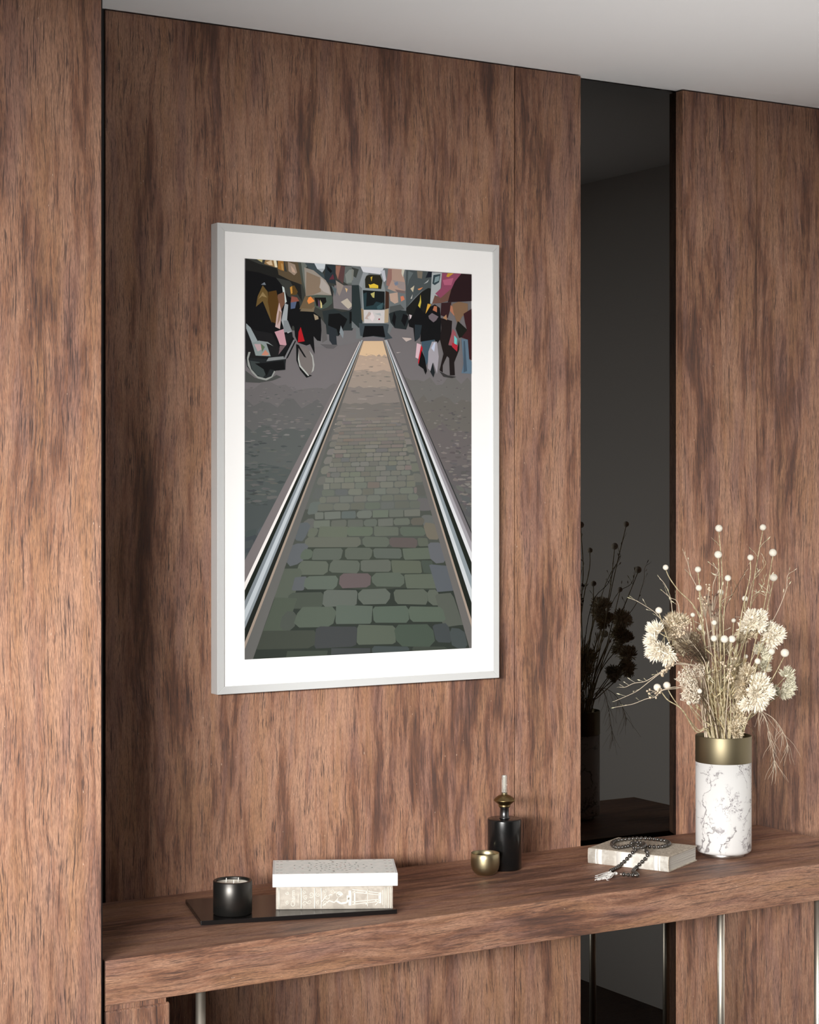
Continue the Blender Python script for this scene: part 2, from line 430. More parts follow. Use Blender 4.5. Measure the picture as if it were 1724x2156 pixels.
for x0, x1, y0, y1, c in ((490,560,40,105,g1_),(570,775,30,105,g1_),(778,958,28,95,g1_),(972,1148,30,95,g1_),(1165,1340,30,98,g1_),(1345,1440,5,125,t1_),(395,480,0,130,b1_),
 (470,870,105,178,g1_),(890,1078,102,172,g1_),(1085,1282,108,178,m1_),(1290,1362,110,170,g1_),(345,455,145,305,b1_),(440,520,190,265,g1_),(525,735,185,270,g1_),(760,955,180,260,g1_),(970,1168,182,258,g1_),(1183,1380,182,262,g1_),(1385,1490,135,290,b1_),
 (415,632,275,372,g1_),(650,865,270,358,g1_),(878,1090,265,355,g1_),(1102,1310,270,362,g1_),(1325,1405,275,360,d1_),
 (245,400,325,530,(76,83,74)),(385,468,388,485,b1_),(468,705,378,480,g1_),(720,945,362,465,m1_),(958,1188,358,460,g1_),(1200,1430,370,468,g1_),(1412,1545,300,490,b1_),
 (340,592,498,615,d1_),(600,845,478,598,g1_),(858,1085,472,580,g1_),(1120,1360,475,580,g1_),(1362,1448,480,585,g1_),(1462,1600,505,738,(76,83,74)),
 (175,340,540,795,(70,78,69)),(290,400,635,765,d1_),(400,678,605,750,(78,86,77)),(692,952,592,718,(78,86,77)),(965,1222,595,712,(78,86,77)),(1230,1480,600,712,(78,86,77)),
 (110,535,765,900,(60,67,60)),(545,835,735,890,k1_),(848,1122,728,868,(76,83,75)),(1128,1405,728,880,(62,69,61)),(1412,1525,722,850,k1_),(1535,1640,755,900,(60,68,68)),
 (340,630,912,980,(58,64,58)),(665,940,893,970,k1_),(960,1225,882,950,(60,66,66)),(1250,1500,884,950,(58,64,60))):
    X0, X1, Y0, Y1 = 500+x0/3.38, 500+x1/3.38, 1100+y0/3.38, 1100+y1/3.38; xc, yc = (X0+X1)/2, (Y0+Y1)/2
    stone(X0, X1, Y0, Y1, jit(c, 3), 0, (786-xc)/(yc-640))
# rails
def band(c, a0_, a1_, b0_, b1_, ytop=716, yb=1400): P_(c, lx(ytop,a0_,b0_),ytop, lx(ytop,a1_,b1_),ytop, lx(yb,a1_,b1_),yb, lx(yb,a0_,b0_),yb)
for q in (((112,106,107),713,719,541,562),((226,222,220),718.4,720.8,561,567.5),((22,28,22),720.8,722.8,567.5,575.5),((118,126,132),722.6,725,575.5,582),((176,184,190),725,728,582,590),((128,136,142),728,729.4,590,594.5),((24,28,24),729.3,731.4,594.5,602),((148,134,122),731.4,734,602,606.5),((92,92,90),734,737,606.5,622)): band(*q)
for q in (((96,94,92),829,833,922,934),((150,136,124),833,835.4,934,938),((22,28,22),835.4,837.4,938,946.5),((190,196,200),837.4,840,946.5,954),((128,138,144),840,842.2,954,962),((22,28,22),842.2,844.4,962,971.5),((208,210,214),844.4,847,971.5,979),((150,148,154),847,849.6,979,987),((108,104,108),849.6,852.5,987,995),((40,42,42),852.5,853.6,995,997.5)): band(*q)
# ---- buildings and people, left half
k0_, k1_ = (8,9,12), (28,29,28)
A_((58,60,56), 110,80, 900,80, 1230,80, 1724,80, 1724,560, 1700,900, 1300,900, 1100,1100, 700,1100, 110,1300)
A_((112,110,112), 1700,600, 1724,900, 1724,1250, 1330,1330, 1050,1330, 1050,1100, 1500,1000)
A_(k0_, 110,260, 500,320, 620,470, 700,620, 860,700, 880,860, 760,1050, 700,1300, 660,1640, 560,1660, 560,1500, 110,1500)
A_((30,30,28), 110,90, 300,170, 540,230, 600,330, 880,460, 900,700, 730,410, 480,350, 300,290, 110,260)
A_((200,188,132), 250,95, 350,100, 340,150)
A_((150,118,78), 390,105, 520,120, 545,225, 370,170)
A_((222,196,160), 395,150, 470,118, 490,190, 440,185)
A_((238,228,200), 500,118, 540,122, 555,220, 520,215)
A_((160,112,52), 560,125, 640,130, 650,275, 560,240)
A_((190,150,90), 605,160, 630,170, 640,260, 615,250)
A_((92,78,58), 650,130, 850,140, 900,460, 730,400, 570,320, 560,250, 690,280)
A_((160,142,126), 700,140, 800,180, 830,290, 790,330, 710,270)
A_((196,168,148), 740,190, 790,250, 810,300, 760,280)
A_((74,78,70), 840,140, 900,150, 960,620, 900,460)
A_((112,118,112), 885,150, 1000,160, 940,240, 960,600, 920,420)
A_((66,78,82), 940,160, 1070,160, 1120,240, 1200,310, 1230,420, 1120,330, 990,230)
A_((206,214,220), 1070,160, 1225,168, 1215,240, 1110,240)
A_((176,184,190), 1110,240, 1215,242, 1180,290)
A_((40,50,56), 1225,180, 1360,180, 1365,450, 1210,420)
A_((96,46,58), 1330,310, 1350,385, 1275,390)
A_((10,12,18), 1240,190, 1320,270, 1300,300, 1250,250)
A_((150,108,92), 1370,190, 1440,195, 1430,330, 1400,390, 1370,300)
A_((92,66,66), 1440,195, 1510,210, 1470,450, 1400,380)
A_((100,106,104), 1500,205, 1724,205, 1724,470, 1540,460, 1480,420)
A_((132,138,134), 1560,250, 1640,250, 1660,350, 1600,430, 1520,440, 1500,320)
A_((156,148,138), 930,220, 1060,260, 1230,400, 1290,500, 1310,610, 1110,600, 950,620)
A_((138,120,102), 960,280, 1150,360, 1160,560, 1060,600, 950,620)
A_((176,168,162), 1170,370, 1260,470, 1300,600, 1200,560, 1140,500)
A_((74,86,78), 950,620, 1110,600, 1320,620, 1320,720, 1250,780, 1160,810, 1060,760)
A_((16,16,14), 1070,640, 1230,640, 1240,700, 1200,740, 1100,760)
A_((30,34,36), 1280,470, 1310,500, 1330,640, 1300,560)
A_((122,116,118), 1350,470, 1640,470, 1700,700, 1560,820, 1340,790, 1330,640)
A_((150,138,130), 1370,400, 1480,470, 1420,620, 1390,560)
A_((92,104,108), 1310,470, 1380,520, 1360,620)
A_((224,190,138), 1500,505, 1535,520, 1520,570)
A_((190,180,165), 1440,700, 1530,650, 1610,750, 1545,800, 1500,760)
A_((40,48,50), 1340,800, 1460,840, 1540,830, 1640,770, 1680,880, 1600,1100, 1480,1100, 1400,1180, 1240,1150, 1180,830)
A_((6,8,10), 1270,870, 1420,860, 1530,940, 1500,1010, 1410,1180, 1380,1080, 1260,1030)
A_((6,8,10), 1560,840, 1660,830, 1670,940, 1560,1010)
A_((196,206,204), 620,480, 650,500, 685,700, 660,720, 630,560)
A_((92,68,30), 730,490, 790,470, 840,560, 820,600, 740,610)
A_((206,150,66), 730,500, 760,480, 765,580, 745,590)
A_((118,84,66), 560,600, 650,560, 660,720, 580,860, 540,900)
A_((108,86,46), 350,470, 420,560, 440,800, 480,1000, 420,860, 350,690, 255,770, 280,620)
A_((150,128,86), 350,560, 410,640, 340,620, 290,660)
A_((120,128,138), 375,425, 395,465, 325,460)
A_((84,58,20), 430,560, 540,540, 570,700, 530,1000, 480,980, 420,700)
A_((196,170,166), 580,710, 615,840, 590,1080, 525,1050, 545,880)
A_((150,122,104), 580,820, 610,850, 585,960, 550,1030)
A_((164,170,174), 660,720, 705,740, 690,950, 760,1110, 700,1140, 640,1060, 610,960)
A_((132,138,142), 640,960, 700,960, 760,1110, 640,1130)
A_((84,98,128), 740,700, 825,690, 800,790, 740,800)
A_((140,82,70), 750,620, 830,640, 860,690, 740,710)
A_((110,92,68), 940,620, 1070,640, 1070,760, 1050,840, 860,800, 890,740)
A_((230,140,70), 990,640, 1020,625, 1075,690, 990,730, 970,690)
A_((120,106,84), 900,790, 1030,800, 1080,760, 1060,840, 870,830)
A_((214,200,140), 1150,670, 1175,720, 1180,780, 1158,790)
A_((94,66,88), 1120,660, 1145,700, 1150,790, 1125,760)
A_(k0_, 700,820, 860,830, 1060,840, 1160,920, 1170,1100, 1160,1250, 1110,1240, 1060,1180, 1075,1430, 1010,1290, 960,1310, 840,1270, 800,1180, 790,1050, 720,980)
A_((160,144,120), 1060,870, 1120,900, 1130,940, 1080,955)
A_((96,94,94), 1160,930, 1230,1020, 1250,1230, 1180,1270)
A_((40,46,52), 1265,1030, 1370,1080, 1385,1310, 1330,1310, 1280,1240)
A_((130,140,146), 1440,1030, 1480,1130, 1470,1210, 1420,1130)
A_((176,24,34), 880,1050, 935,1250, 840,1265, 850,1120)
A_((196,150,160), 515,1120, 640,1080, 685,1310, 590,1300, 560,1220)
A_((110,92,96), 590,1310, 690,1310, 720,1240, 640,1420, 560,1470)
A_((20,24,26), 660,1160, 760,1120, 770,1200, 690,1290)
A_((24,24,26), 110,1030, 250,1100, 480,1140, 585,1360, 560,1480, 300,1480, 110,1500)
A_((150,160,164), 118,1000, 180,1060, 280,1250, 250,1440, 190,1250, 118,1070)
A_((138,150,150), 200,1270, 300,1240, 400,1280, 460,1460, 250,1450)
A_((186,160,164), 230,1290, 320,1290, 350,1360, 280,1390)
A_((196,134,112), 385,1370, 440,1430, 400,1450, 330,1445)
A_((92,112,86), 320,1280, 380,1330, 340,1400)
A_((140,150,150), 280,1240, 420,1260, 500,1320, 440,1290)
A_((30,34,36), 110,1480, 560,1500, 670,1500, 665,1650, 530,1660, 470,1760, 380,1780, 240,1730, 130,1600)
A_((150,154,150), 150,1400, 180,1400, 150,1500, 190,1640, 280,1740, 390,1770, 470,1740, 510,1660, 525,1675, 480,1760, 400,1795, 290,1780, 200,1690, 140,1590, 130,1480)
A_((58,66,66), 170,1520, 300,1540, 400,1700, 350,1760, 270,1720, 200,1640)
A_((6,8,10), 240,1560, 400,1550, 480,1540, 640,1520, 660,1640, 540,1660, 450,1640, 400,1740, 360,1640)
A_((12,14,18), 560,1450, 770,1190, 790,1220, 690,1400, 620,1440, 520,1500)
A_((122,122,126), 690,1400, 780,1225, 800,1240, 720,1390, 670,1500, 640,1500)
A_((12,14,18), 800,1240, 812,1250, 700,1480, 670,1500)
A_((128,132,134), 400,1530, 430,1480, 640,1460, 650,1500)
A_((116,110,108), 840,1330, 960,1330, 1050,1450, 1060,1640, 1000,1730, 900,1640, 850,1500)
A_((10,12,14), 815,1290, 850,1300, 845,1500, 870,1600, 950,1700, 1040,1730, 960,1760, 870,1650, 820,1520)
A_((176,180,176), 850,1380, 858,1500, 880,1590, 1000,1730, 980,1735, 860,1600, 840,1500)
A_((170,172,168), 1000,1380, 1050,1450, 1072,1580, 1060,1660, 1030,1690, 1050,1600, 1040,1480)
A_((10,12,14), 850,1300, 960,1480, 930,1470, 840,1330)
A_((72,74,72), 110,1660, 240,1760, 400,1800, 540,1720, 610,1750, 480,1800, 300,1830, 110,1820)
A_((92,90,92), 1150,1290, 1400,1300, 1340,1355, 1240,1350)
# ---- tram and right half
B_((110,116,118), 0,130, 1120,200, 1120,640, 800,760, 760,780, 560,1000, 520,1100, 60,1150, 60,1000, 0,1000)
B_((62,66,62), 0,150, 100,180, 60,300, 0,260)
B_((130,132,126), 0,170, 30,190, 20,330, 0,340)
B_((222,224,230), 120,135, 450,160, 400,250, 160,220)
B_((150,156,160), 160,215, 240,235, 190,290, 150,450, 100,400)
B_((196,200,210), 400,200, 460,190, 480,330, 450,360, 420,260)
B_((176,148,134), 520,165, 700,180, 740,340, 760,470, 700,500, 600,490, 500,450, 540,340)
B_((150,112,104), 510,170, 560,180, 560,320, 520,420, 480,400)
B_((206,204,190), 700,180, 740,182, 715,290, 695,240)
B_((152,140,138), 570,330, 740,360, 750,480, 650,440)
B_((118,130,150), 590,370, 640,350, 650,390, 610,410)
B_((120,104,102), 600,460, 740,480, 750,520, 640,500)
B_((186,160,144), 525,520, 640,500, 650,640, 600,660, 540,620)
B_((208,126,96), 680,560, 720,550, 740,600, 690,630)
B_((74,82,84), 760,190, 1000,205, 1120,220, 1110,450, 980,480, 870,580, 760,720, 750,400)
B_((98,108,110), 790,200, 860,230, 800,330, 780,420)
B_((120,112,100), 910,200, 990,210, 980,310, 920,300)
B_((24,28,38), 1070,210, 1170,220, 1110,290, 1030,300)
B_((200,190,165), 820,450, 875,405, 855,500)
B_((224,140,84), 920,455, 995,430, 960,465, 935,470)
B_((176,180,180), 1005,385, 1080,320, 1060,360)
B_((196,196,190), 850,530, 840,590, 820,590)
B_((22,24,22), 760,720, 900,570, 980,490, 1070,440, 1110,450, 1110,680, 1000,900, 840,900, 760,780)
B_((206,188,76), 960,530, 970,640, 950,740, 925,690, 950,620)
B_((170,176,178), 1120,220, 1260,230, 1240,440, 1150,660, 1095,660, 1110,400)
B_((50,66,72), 1140,260, 1240,245, 1220,360, 1160,400, 1125,380)
B_((130,150,154), 1165,290, 1225,270, 1215,340, 1150,370)
B_((142,72,98), 1260,230, 1530,240, 1400,440, 1330,510, 1240,580, 1165,520, 1250,440)
B_((178,96,124), 1270,330, 1420,300, 1390,400, 1290,400)
B_((196,150,54), 1340,235, 1425,235, 1350,290, 1320,280)
B_((110,78,68), 1390,450, 1350,620, 1240,650, 1120,660, 1160,540, 1240,580)
B_((38,18,22), 1530,240, 1724,250, 1724,620, 1340,640, 1390,460, 1440,350)
# tram
B_((40,50,52), 0,400, 100,400, 130,700, 150,930, 100,1000, 0,900)
B_((140,148,150), 190,270, 420,265, 470,480, 470,960, 155,960, 140,460)
B_((38,36,24), 205,270, 260,255, 400,262, 430,340, 410,455, 190,440, 185,320)
B_((228,196,64), 235,385, 260,395, 310,378, 370,405, 370,445, 250,440)
B_((214,182,60), 262,290, 290,278, 275,350)
B_((16,22,24), 155,470, 460,490, 460,740, 170,740)
B_((38,60,66), 160,520, 210,500, 200,700, 300,680, 340,630, 460,660, 430,745, 170,745)
B_((60,88,94), 350,700, 440,640, 420,730, 360,740)
B_((186,178,110), 262,520, 320,495, 315,580, 290,570)
B_((206,202,202), 165,745, 460,750, 455,930, 175,930)
B_((184,166,160), 240,770, 280,800, 220,850, 240,880, 180,870)
B_((176,182,184), 320,800, 400,790, 410,830)
B_((226,214,216), 280,760, 320,850, 290,910, 250,860)
B_((140,40,54), 370,870, 395,865, 395,880, 375,890)
B_((176,156,128), 460,740, 515,730, 510,920, 455,930)
B_((148,128,98), 130,720, 165,745, 165,920, 140,880)
B_((66,42,30), 470,480, 520,500, 520,720, 465,740)
B_((62,72,78), 100,930, 175,935, 455,935, 520,950, 500,1060, 570,1140, 460,1160, 120,1110)
B_((5,6,10), 180,970, 440,970, 470,1130, 300,1110, 150,1130)
B_((112,108,112), 150,1130, 300,1115, 460,1140, 440,1180, 160,1180)
# crowd right
B_((34,42,44), 520,800, 600,740, 760,760, 800,900, 760,1020, 680,1010, 600,1000, 540,920)
B_((80,84,84), 530,700, 680,670, 740,740, 620,760, 530,790)
B_((6,6,10), 590,770, 620,840, 600,980, 560,900)
B_((6,6,10), 720,800, 790,830, 740,980, 690,900)
B_((206,192,196), 800,810, 840,820, 820,890)
B_(k0_, 790,900, 850,840, 920,680, 1010,790, 1100,700, 1160,670, 1230,720, 1245,900, 1240,1150, 1190,1220, 1160,1170, 960,1190, 960,1010, 880,1190, 860,1000, 800,980)
B_((36,46,52), 880,950, 980,960, 950,1130, 910,1170, 880,1190)
B_((214,166,66), 1060,660, 1110,670, 1050,770, 1030,800)
B_((176,110,80), 1150,690, 1190,700, 1190,780, 1130,750)
B_((112,102,108), 1070,830, 1120,790, 1210,840, 1180,890, 1140,920, 1080,870)
B_((62,84,98), 970,1190, 1160,1160, 1110,1270, 1060,1480, 1040,1520, 1000,1340)
B_((160,156,164), 1120,1190, 1190,1190, 1215,1400, 1190,1640, 1140,1480, 1100,1600, 1060,1560, 1070,1330)
B_((190,200,222), 1150,1200, 1170,1200, 1150,1330, 1110,1280)
B_((212,180,190), 910,1210, 970,1230, 930,1430, 890,1410)
B_((190,20,40), 970,1240, 990,1280, 940,1520, 925,1480)
B_((5,6,8), 975,1310, 1020,1420, 1050,1600, 1030,1650, 1000,1570, 930,1520)
B_((26,32,36), 1130,1480, 1160,1620, 1140,1690, 1095,1610)
B_((50,26,30), 1250,650, 1390,640, 1380,720, 1340,860, 1240,820)
B_((26,18,18), 1240,860, 1330,880, 1400,900, 1390,1080, 1350,1240, 1480,1260, 1500,1160, 1500,1300, 1430,1480, 1440,1660, 1370,1660, 1360,1420, 1330,1390, 1270,1520, 1270,1620, 1225,1590, 1280,1360, 1230,1160, 1250,1000)
B_((170,130,98), 1270,860, 1320,810, 1330,890)
B_((176,118,92), 1380,680, 1440,720, 1430,830, 1370,760)
B_((128,100,76), 1400,670, 1490,630, 1620,660, 1620,780, 1540,840, 1480,960, 1420,780)
B_((150,84,92), 1410,1010, 1450,1060, 1470,1180, 1430,1260, 1350,1230)
B_((110,196,196), 1430,1100, 1470,1150, 1465,1260, 1430,1230)
B_((176,40,56), 1400,1200, 1480,1240, 1470,1330, 1400,1260)
B_((20,22,16), 1480,900, 1610,1020, 1590,1100, 1500,1140, 1450,1010)
B_((56,24,28), 1560,800, 1724,700, 1724,1480, 1640,1430, 1610,1160, 1530,1130, 1610,1030, 1580,920)
B_((92,114,132), 1530,1150, 1620,1160, 1640,1440, 1724,1500, 1724,1640, 1530,1630, 1560,1500)
B_((66,84,100), 1560,1180, 1580,1180, 1610,1600, 1560,1620)
B_((52,50,50), 1220,1600, 1340,1660, 1460,1680, 1400,1700, 1280,1680)
B_((190,176,170), 700,1130, 820,1140, 840,1155, 760,1190)
B_((190,180,176), 620,1340, 690,1335, 640,1348)
def clip(poly):
    for ax, lim, sg in ((0,ax0,1),(0,ax1,-1),(1,az0,1),(1,az1,-1)):
        out = []; m = len(poly)
        for i in range(m):
            p, q = poly[i], poly[(i+1) % m]; ip, iq = (p[ax]-lim)*sg >= 0, (q[ax]-lim)*sg >= 0
            if ip: out.append(p)
            if ip != iq:
                t = (lim-p[ax])/(q[ax]-p[ax]); out.append((p[0]+t*(q[0]-p[0]), p[1]+t*(q[1]-p[1])))
        poly = out
        if len(poly) < 3: return []
    return poly
verts, faces, cols, boxes = [], [], [], []
for c, pts in SH:
    q = clip([((lambda w: (w.x, w.z))(at_y(x, y, AY))) for x, y in pts])
    if len(q) < 3: continue
    bb = (min(p[0] for p in q), max(p[0] for p in q), min(p[1] for p in q), max(p[1] for p in q))
    lay = 0
    for o_, l_ in boxes:
        if l_ >= lay and o_[0] < bb[1] and o_[1] > bb[0] and o_[2] < bb[3] and o_[3] > bb[2]: lay = l_+1
    boxes.append((bb, lay)); n = len(verts); y = AY-.00001*lay
    verts += [(p[0]-2.09, y, p[1]-(H-.431)) for p in q]; faces.append(tuple(range(n, n+len(q)))); cols.append(c)
me = bpy.data.meshes.new('print'); me.from_pydata(verts, [], faces); me.update()
ca = me.color_attributes.new('Ink', 'FLOAT_COLOR', 'CORNER'); li = 0
for f_, c in zip(faces, cols):
    for _ in f_: ca.data[li].color = srgb(*c); li += 1
M_print = mat('print_ink', (.5,.5,.5,1), .75, 0, .2); g = G(M_print); vc = g.n('ShaderNodeVertexColor'); vc.layer_name = 'Ink'; g.l(vc.outputs[0], g.b.inputs['Base Color'])
me.materials.append(M_print); po = bpy.data.objects.new('print', me); link(po, fr); po.location = (0,0,0)
print('art shapes', len(faces), 'layers', max(l for _, l in boxes))


# ------------------------------------------------------------------ tray, candle, book stack
a0 = at_z(422.6,1939.5,ZT+.009); a1 = at_z(836,1915,ZT+.009)
ux = (a1-a0).normalized(); uy = Vector((-ux.y, ux.x, 0)); ta = math.atan2(ux.y, ux.x)
tl = (a1-a0).length
t = MB().box((0,0,0), (tl,.205,.009)).build('tray', M_tray, None, None, .0012)
t.location = (a0.x, a0.y, ZT+.0002); t.rotation_euler = (0,0,ta)
tag(t, 'thin black rectangular tray lying askew on the left of the console', 'tray')
TZ = ZT+.0094
cd = thing('candle', (1.654,-.266,TZ), 'cream wax candle in a black cylindrical pot on the tray', 'candle')
hh = .0662
MB().lathe([(0,0),(.0365,0),(.0388,.002),(.0388,hh-.001),(.0380,hh),(.0340,hh),(.0332,hh-.001),(.0332,.004),(0,.004)], 64).build('pot', M_pot, cd)
MB().lathe([(0,.0045),(.0330,.0045),(.0330,hh-.0045),(.030,hh-.0055),(0,hh-.0055)], 48).build('wax', M_wax, cd)
for k in range(3):
    a = .2+k*2*PI/3
    MB().tube([(.014*math.cos(a), .014*math.sin(a), hh-.0056), (.014*math.cos(a)+.0006, .014*math.sin(a), hh+.003)], .0008, 6).build('wick', M_wick, cd)

def oriented(o, origin, ang):
    o.location = origin; o.rotation_euler = (0,0,ang); return o
# local book axes: x along spine, y from spine to fore edge, z up
def book(name, label, p0, p1, depth, h, z, covmat, spmat, group=None, th=.0028, rnd=.004):
    p0 = Vector((p0[0],p0[1],0)); p1 = Vector((p1[0],p1[1],0)); L = (p1-p0).length
    ang = math.atan2(p1.y-p0.y, p1.x-p0.x)
    r = thing(name, (p0.x, p0.y, z), label, 'book', group, ang)
    # cover: C-shaped case with a rounded spine
    prof = []
    for k in range(9):
        a = -PI/2+PI*k/8
        prof.append((-rnd*math.cos(a)+rnd, h/2+h/2*math.sin(a)*(1 if True else 1)))
    outer = [(depth,0)]+prof+[(depth,h)]
    inner = [(depth,h-th)]+[(rnd+th, h-th),(th+.001,h*.75),(th+.001,h*.25),(rnd+th,th)]+[(depth,th)]
    poly = outer+inner; n = len(poly)
    vs = [(0,y,zz) for y,zz in poly]+[(L,y,zz) for y,zz in poly]
    fs = [tuple(range(n)), tuple(range(2*n-1,n-1,-1))]+[(i,(i+1)%n,n+(i+1)%n,n+i) for i in range(n)]
    b = MB().add(vs, fs); o = b.build('cover', covmat, r, None, .0004)
    pg = MB().box((.003,.006,th), (L-.003,depth-.004,h-th)).build('page_block', M_paperpages, r)
    return r, o, L
zA = TZ
hA = .0462
bA, oA, LA = book('book', 'beige hardback with embossed spine, underneath the white book on the tray', (1.741,-.285), (1.9465,-.3985), .125, hA, zA, M_spine, M_spine)
zB = zA+hA+.0004
bB, oB, LB = book('book', 'white book with dotted ornamental cover, on top of the beige hardback', (1.7315,-.2885), (1.9545,-.4045), .148, .0262, zB, M_white, M_white, th=.003, rnd=.002)

def text_mesh(txt, size, name, m, parent, loc, rot, ext=.0001):
    cu = bpy.data.curves.new(name+'_c', 'FONT'); cu.body = txt; cu.size = size; cu.extrude = ext; cu.align_x = 'CENTER'; cu.align_y = 'CENTER'
    ob = bpy.data.objects.new(name+'_t', cu); C.objects.link(ob)
    dg = bpy.context.evaluated_depsgraph_get(); me = bpy.data.meshes.new_from_object(ob.evaluated_get(dg))
    bpy.data.objects.remove(ob); me.materials.clear(); me.materials.append(m); me.name = name
    o = bpy.data.objects.new(name, me); link(o, parent); o.location = loc; o.rotation_euler = rot
    return o
# beige spine: lettering reads upwards, bands, a tall goblet like motif and scrolls.  Local frame: x along spine, z up, facing -y
def spine_pt(x, z, y=-.0003): return (x, y, z)
def ribbon(b, pts, w, y=-.0003):
    for i in range(len(pts)-1):
        x0,z0 = pts[i]; x1,z1 = pts[i+1]; dx,dz = x1-x0, z1-z0; l = math.hypot(dx,dz) or 1e-6
        nx,nz = -dz/l*w/2, dx/l*w/2
        b.add([(x0-nx,y,z0-nz),(x1-nx,y,z1-nz),(x1+nx,y,z1+nz),(x0+nx,y,z0+nz),(x0-nx,y+.0005,z0-nz),(x1-nx,y+.0005,z1-nz),(x1+nx,y+.0005,z1+nz),(x0+nx,y+.0005,z0+nz)],
              [(0,1,2,3),(0,4,5,1),(2,6,7,3),(1,5,6,2),(3,7,4,0)])
random.seed(4)
b = MB(); X = LA/245.0; Zs = hA/46.0     # spine units in photo pixels
def R(pts, w=1.2): ribbon(b, [(x*X, z*Zs) for x, z in pts], w*X)
# plate the ornament sits on
for x in (4.5, 6.5, 228, 231, 236, 241): R([(x,2),(x,44)], 1.0)
for x in (53, 81, 95): R([(x,3),(x,43)], 1.6)
def spiral(cx, cz, r, a0, turns, w=1.0):
    R([(cx+r*(1-t/26)*math.cos(a0+turns*2*PI*t/24), cz+r*(1-t/26)*math.sin(a0+turns*2*PI*t/24)) for t in range(25)], w)
for cx, cz, r, a in ((60,12,5,0),(62,24,5,1),(60,36,4,2),(70,16,5,3),(74,30,6,4),(88,14,4,1),(88,30,5,2),(103,12,6,0),(108,26,7,2),(104,38,4,3),(118,36,6,4),(24,14,4,1),(24,34,4,3)): spiral(cx, cz, r, a, 1.4)
R([(98,8),(112,18),(122,14),(130,22)], 2.0); R([(96,16),(106,28),(118,30),(126,36)], 1.6)
R([(126,18),(136,12),(148,14),(154,24)], 4.0); spiral(132, 29, 7, 0, 1, 4.0); R([(128,27),(136,31)], 8)
for z0, z1 in ((10,16),(15,19),(35,28),(40,31)): R([(160,z0 if z0<20 else z0),(218,(z0+z1)/2+ (3 if z0<20 else -3))], 1.5)
R([(155,8),(155,38)], 6); R([(165,9),(165,37)], 3); R([(150,20),(150,28)], 4)
R([(218,12),(218,34)], 6); R([(224,9),(224,38)], 1.5); R([(192,6),(192,40)], 1.4); R([(188,10),(196,14)], 2); R([(188,33),(196,37)], 2); R([(208,8),(214,14),(208,18)], 1.6)
b.build('spine_ornament', M_emboss, bA)
text_mesh('Charm', .0118, 'spine_lettering', M_emboss, bA, (36*X,-.0004,hA/2), (PI/2,0,0)).rotation_euler = (PI/2, -PI/2, 0)
text_mesh('collection', .0058, 'spine_lettering', M_emboss, bA, (46.5*X,-.0004,hA*.45), (PI/2, -PI/2, 0))
sl = MB()
for x0, x1, z in ((.010,.080,.0215),(.095,.165,.0205),(.012,.21,.0062),(.120,.235,.0180),(.165,.225,.0090)): sl.box((x0,-.0003,z), (x1,.0004,z+.0006))
sl.build('spine_line', mat('faint_grey_line', srgb(196,195,192), .8), bB)
# ornament of the white cover: rings of small lens shaped marks
b1, b2 = MB(), MB(); rng = random.Random(9)
def lens(x, y, l, w, a, bb):
    vs = []
    for k in range(8):
        t = 2*PI*k/8; q = (l*math.cos(t), w*math.sin(t)*(.8+.2*abs(math.sin(t))))
        vs.append((x+q[0]*math.cos(a)-q[1]*math.sin(a), y+q[0]*math.sin(a)+q[1]*math.cos(a)))
    z0 = .0262; n = 8
    bb.add([(p[0],p[1],z0-.0002) for p in vs]+[(p[0],p[1],z0+.0002) for p in vs], [tuple(range(n,2*n))]+[(i,(i+1)%n,n+(i+1)%n,n+i) for i in range(n)])
cx_, cy_ = LB*.49, .074
for ring, (rx, ry, n) in enumerate(((.014,.010,6),(.026,.019,10),(.038,.029,14),(.052,.040,18),(.068,.047,16),(.083,.052,10))):
    for k in range(n):
        a = 2*PI*(k+.5*(ring%2))/n
        x, y = cx_+rx*math.cos(a), cy_+ry*math.sin(a)
        lens(x, y, .0030, .0016, a+(PI/2 if ring%2 else .6), b1 if (ring*7+k*3)%5 else b2)
for x in (.009,.017,LB-.020,LB-.010):
    for k in range(5): lens(x, .014+k*.029, .0034, .0014, 0, b1 if k%2 else b2)
for k in range(7): 
    lens(.03+k*.030, .008, .0036, .0012, 0, b2 if k%2 else b1); lens(.03+k*.030, .139, .0036, .0012, 0, b1)
MB().box((.004,.004,.0258), (LB-.004,.144,.0263)).build('cover_print', M_top_cover, bB)
b1.build('cover_ornament', M_ornate_a, bB); b2.build('cover_ornament', M_ornate_b, bB)

# ------------------------------------------------------------------ brass cup and black bottle
cup = MB().lathe([(0,0),(.017,0),(.0205,.0015),(.0255,.0055),(.0297,.012),(.0318,.020),(.0325,.028),(.0324,.038),(.0316,.0478),(.0311,.0484),(.0304,.0480),(.0308,.038),(.0308,.026),(.0290,.014),(.024,.007),(.015,.004),(0,.0036)], 72).build('brass_cup', M_gold)
cup.location = (2.3215,-.167,ZT+.0003)
tag(cup, 'small round brass cup in front of the black bottle', 'cup')
bo = thing('bottle', (2.395,-.134,ZT+.0003), 'black cylindrical bottle with brass cap and glass rod on the console', 'bottle')
MB().lathe([(0,0),(.0365,0),(.0385,.002),(.0385,.1095),(.0378,.1125),(.036,.1132),(.0102,.1132),(.0,.1132)], 64).build('body', M_bottle, bo)
MB().lathe([(0,.1132),(.0118,.1133),(.0118,.115),(.0100,.1165),(.0098,.136),(.0118,.1385),(.0118,.139),(0,.139)], 40).build('neck', M_gun, bo)
cap = MB().lathe([(0,.139),(.0125,.139),(.0136,.1405),(.0136,.1425),(.0128,.1435),(.0150,.1455),(.0205,.150),(.0240,.1535),(.0248,.1545),(.0240,.1555),(.0200,.1600),(.0140,.1642),(.0070,.1668),(0,.1675)], 56).build('cap', M_bronze, bo)
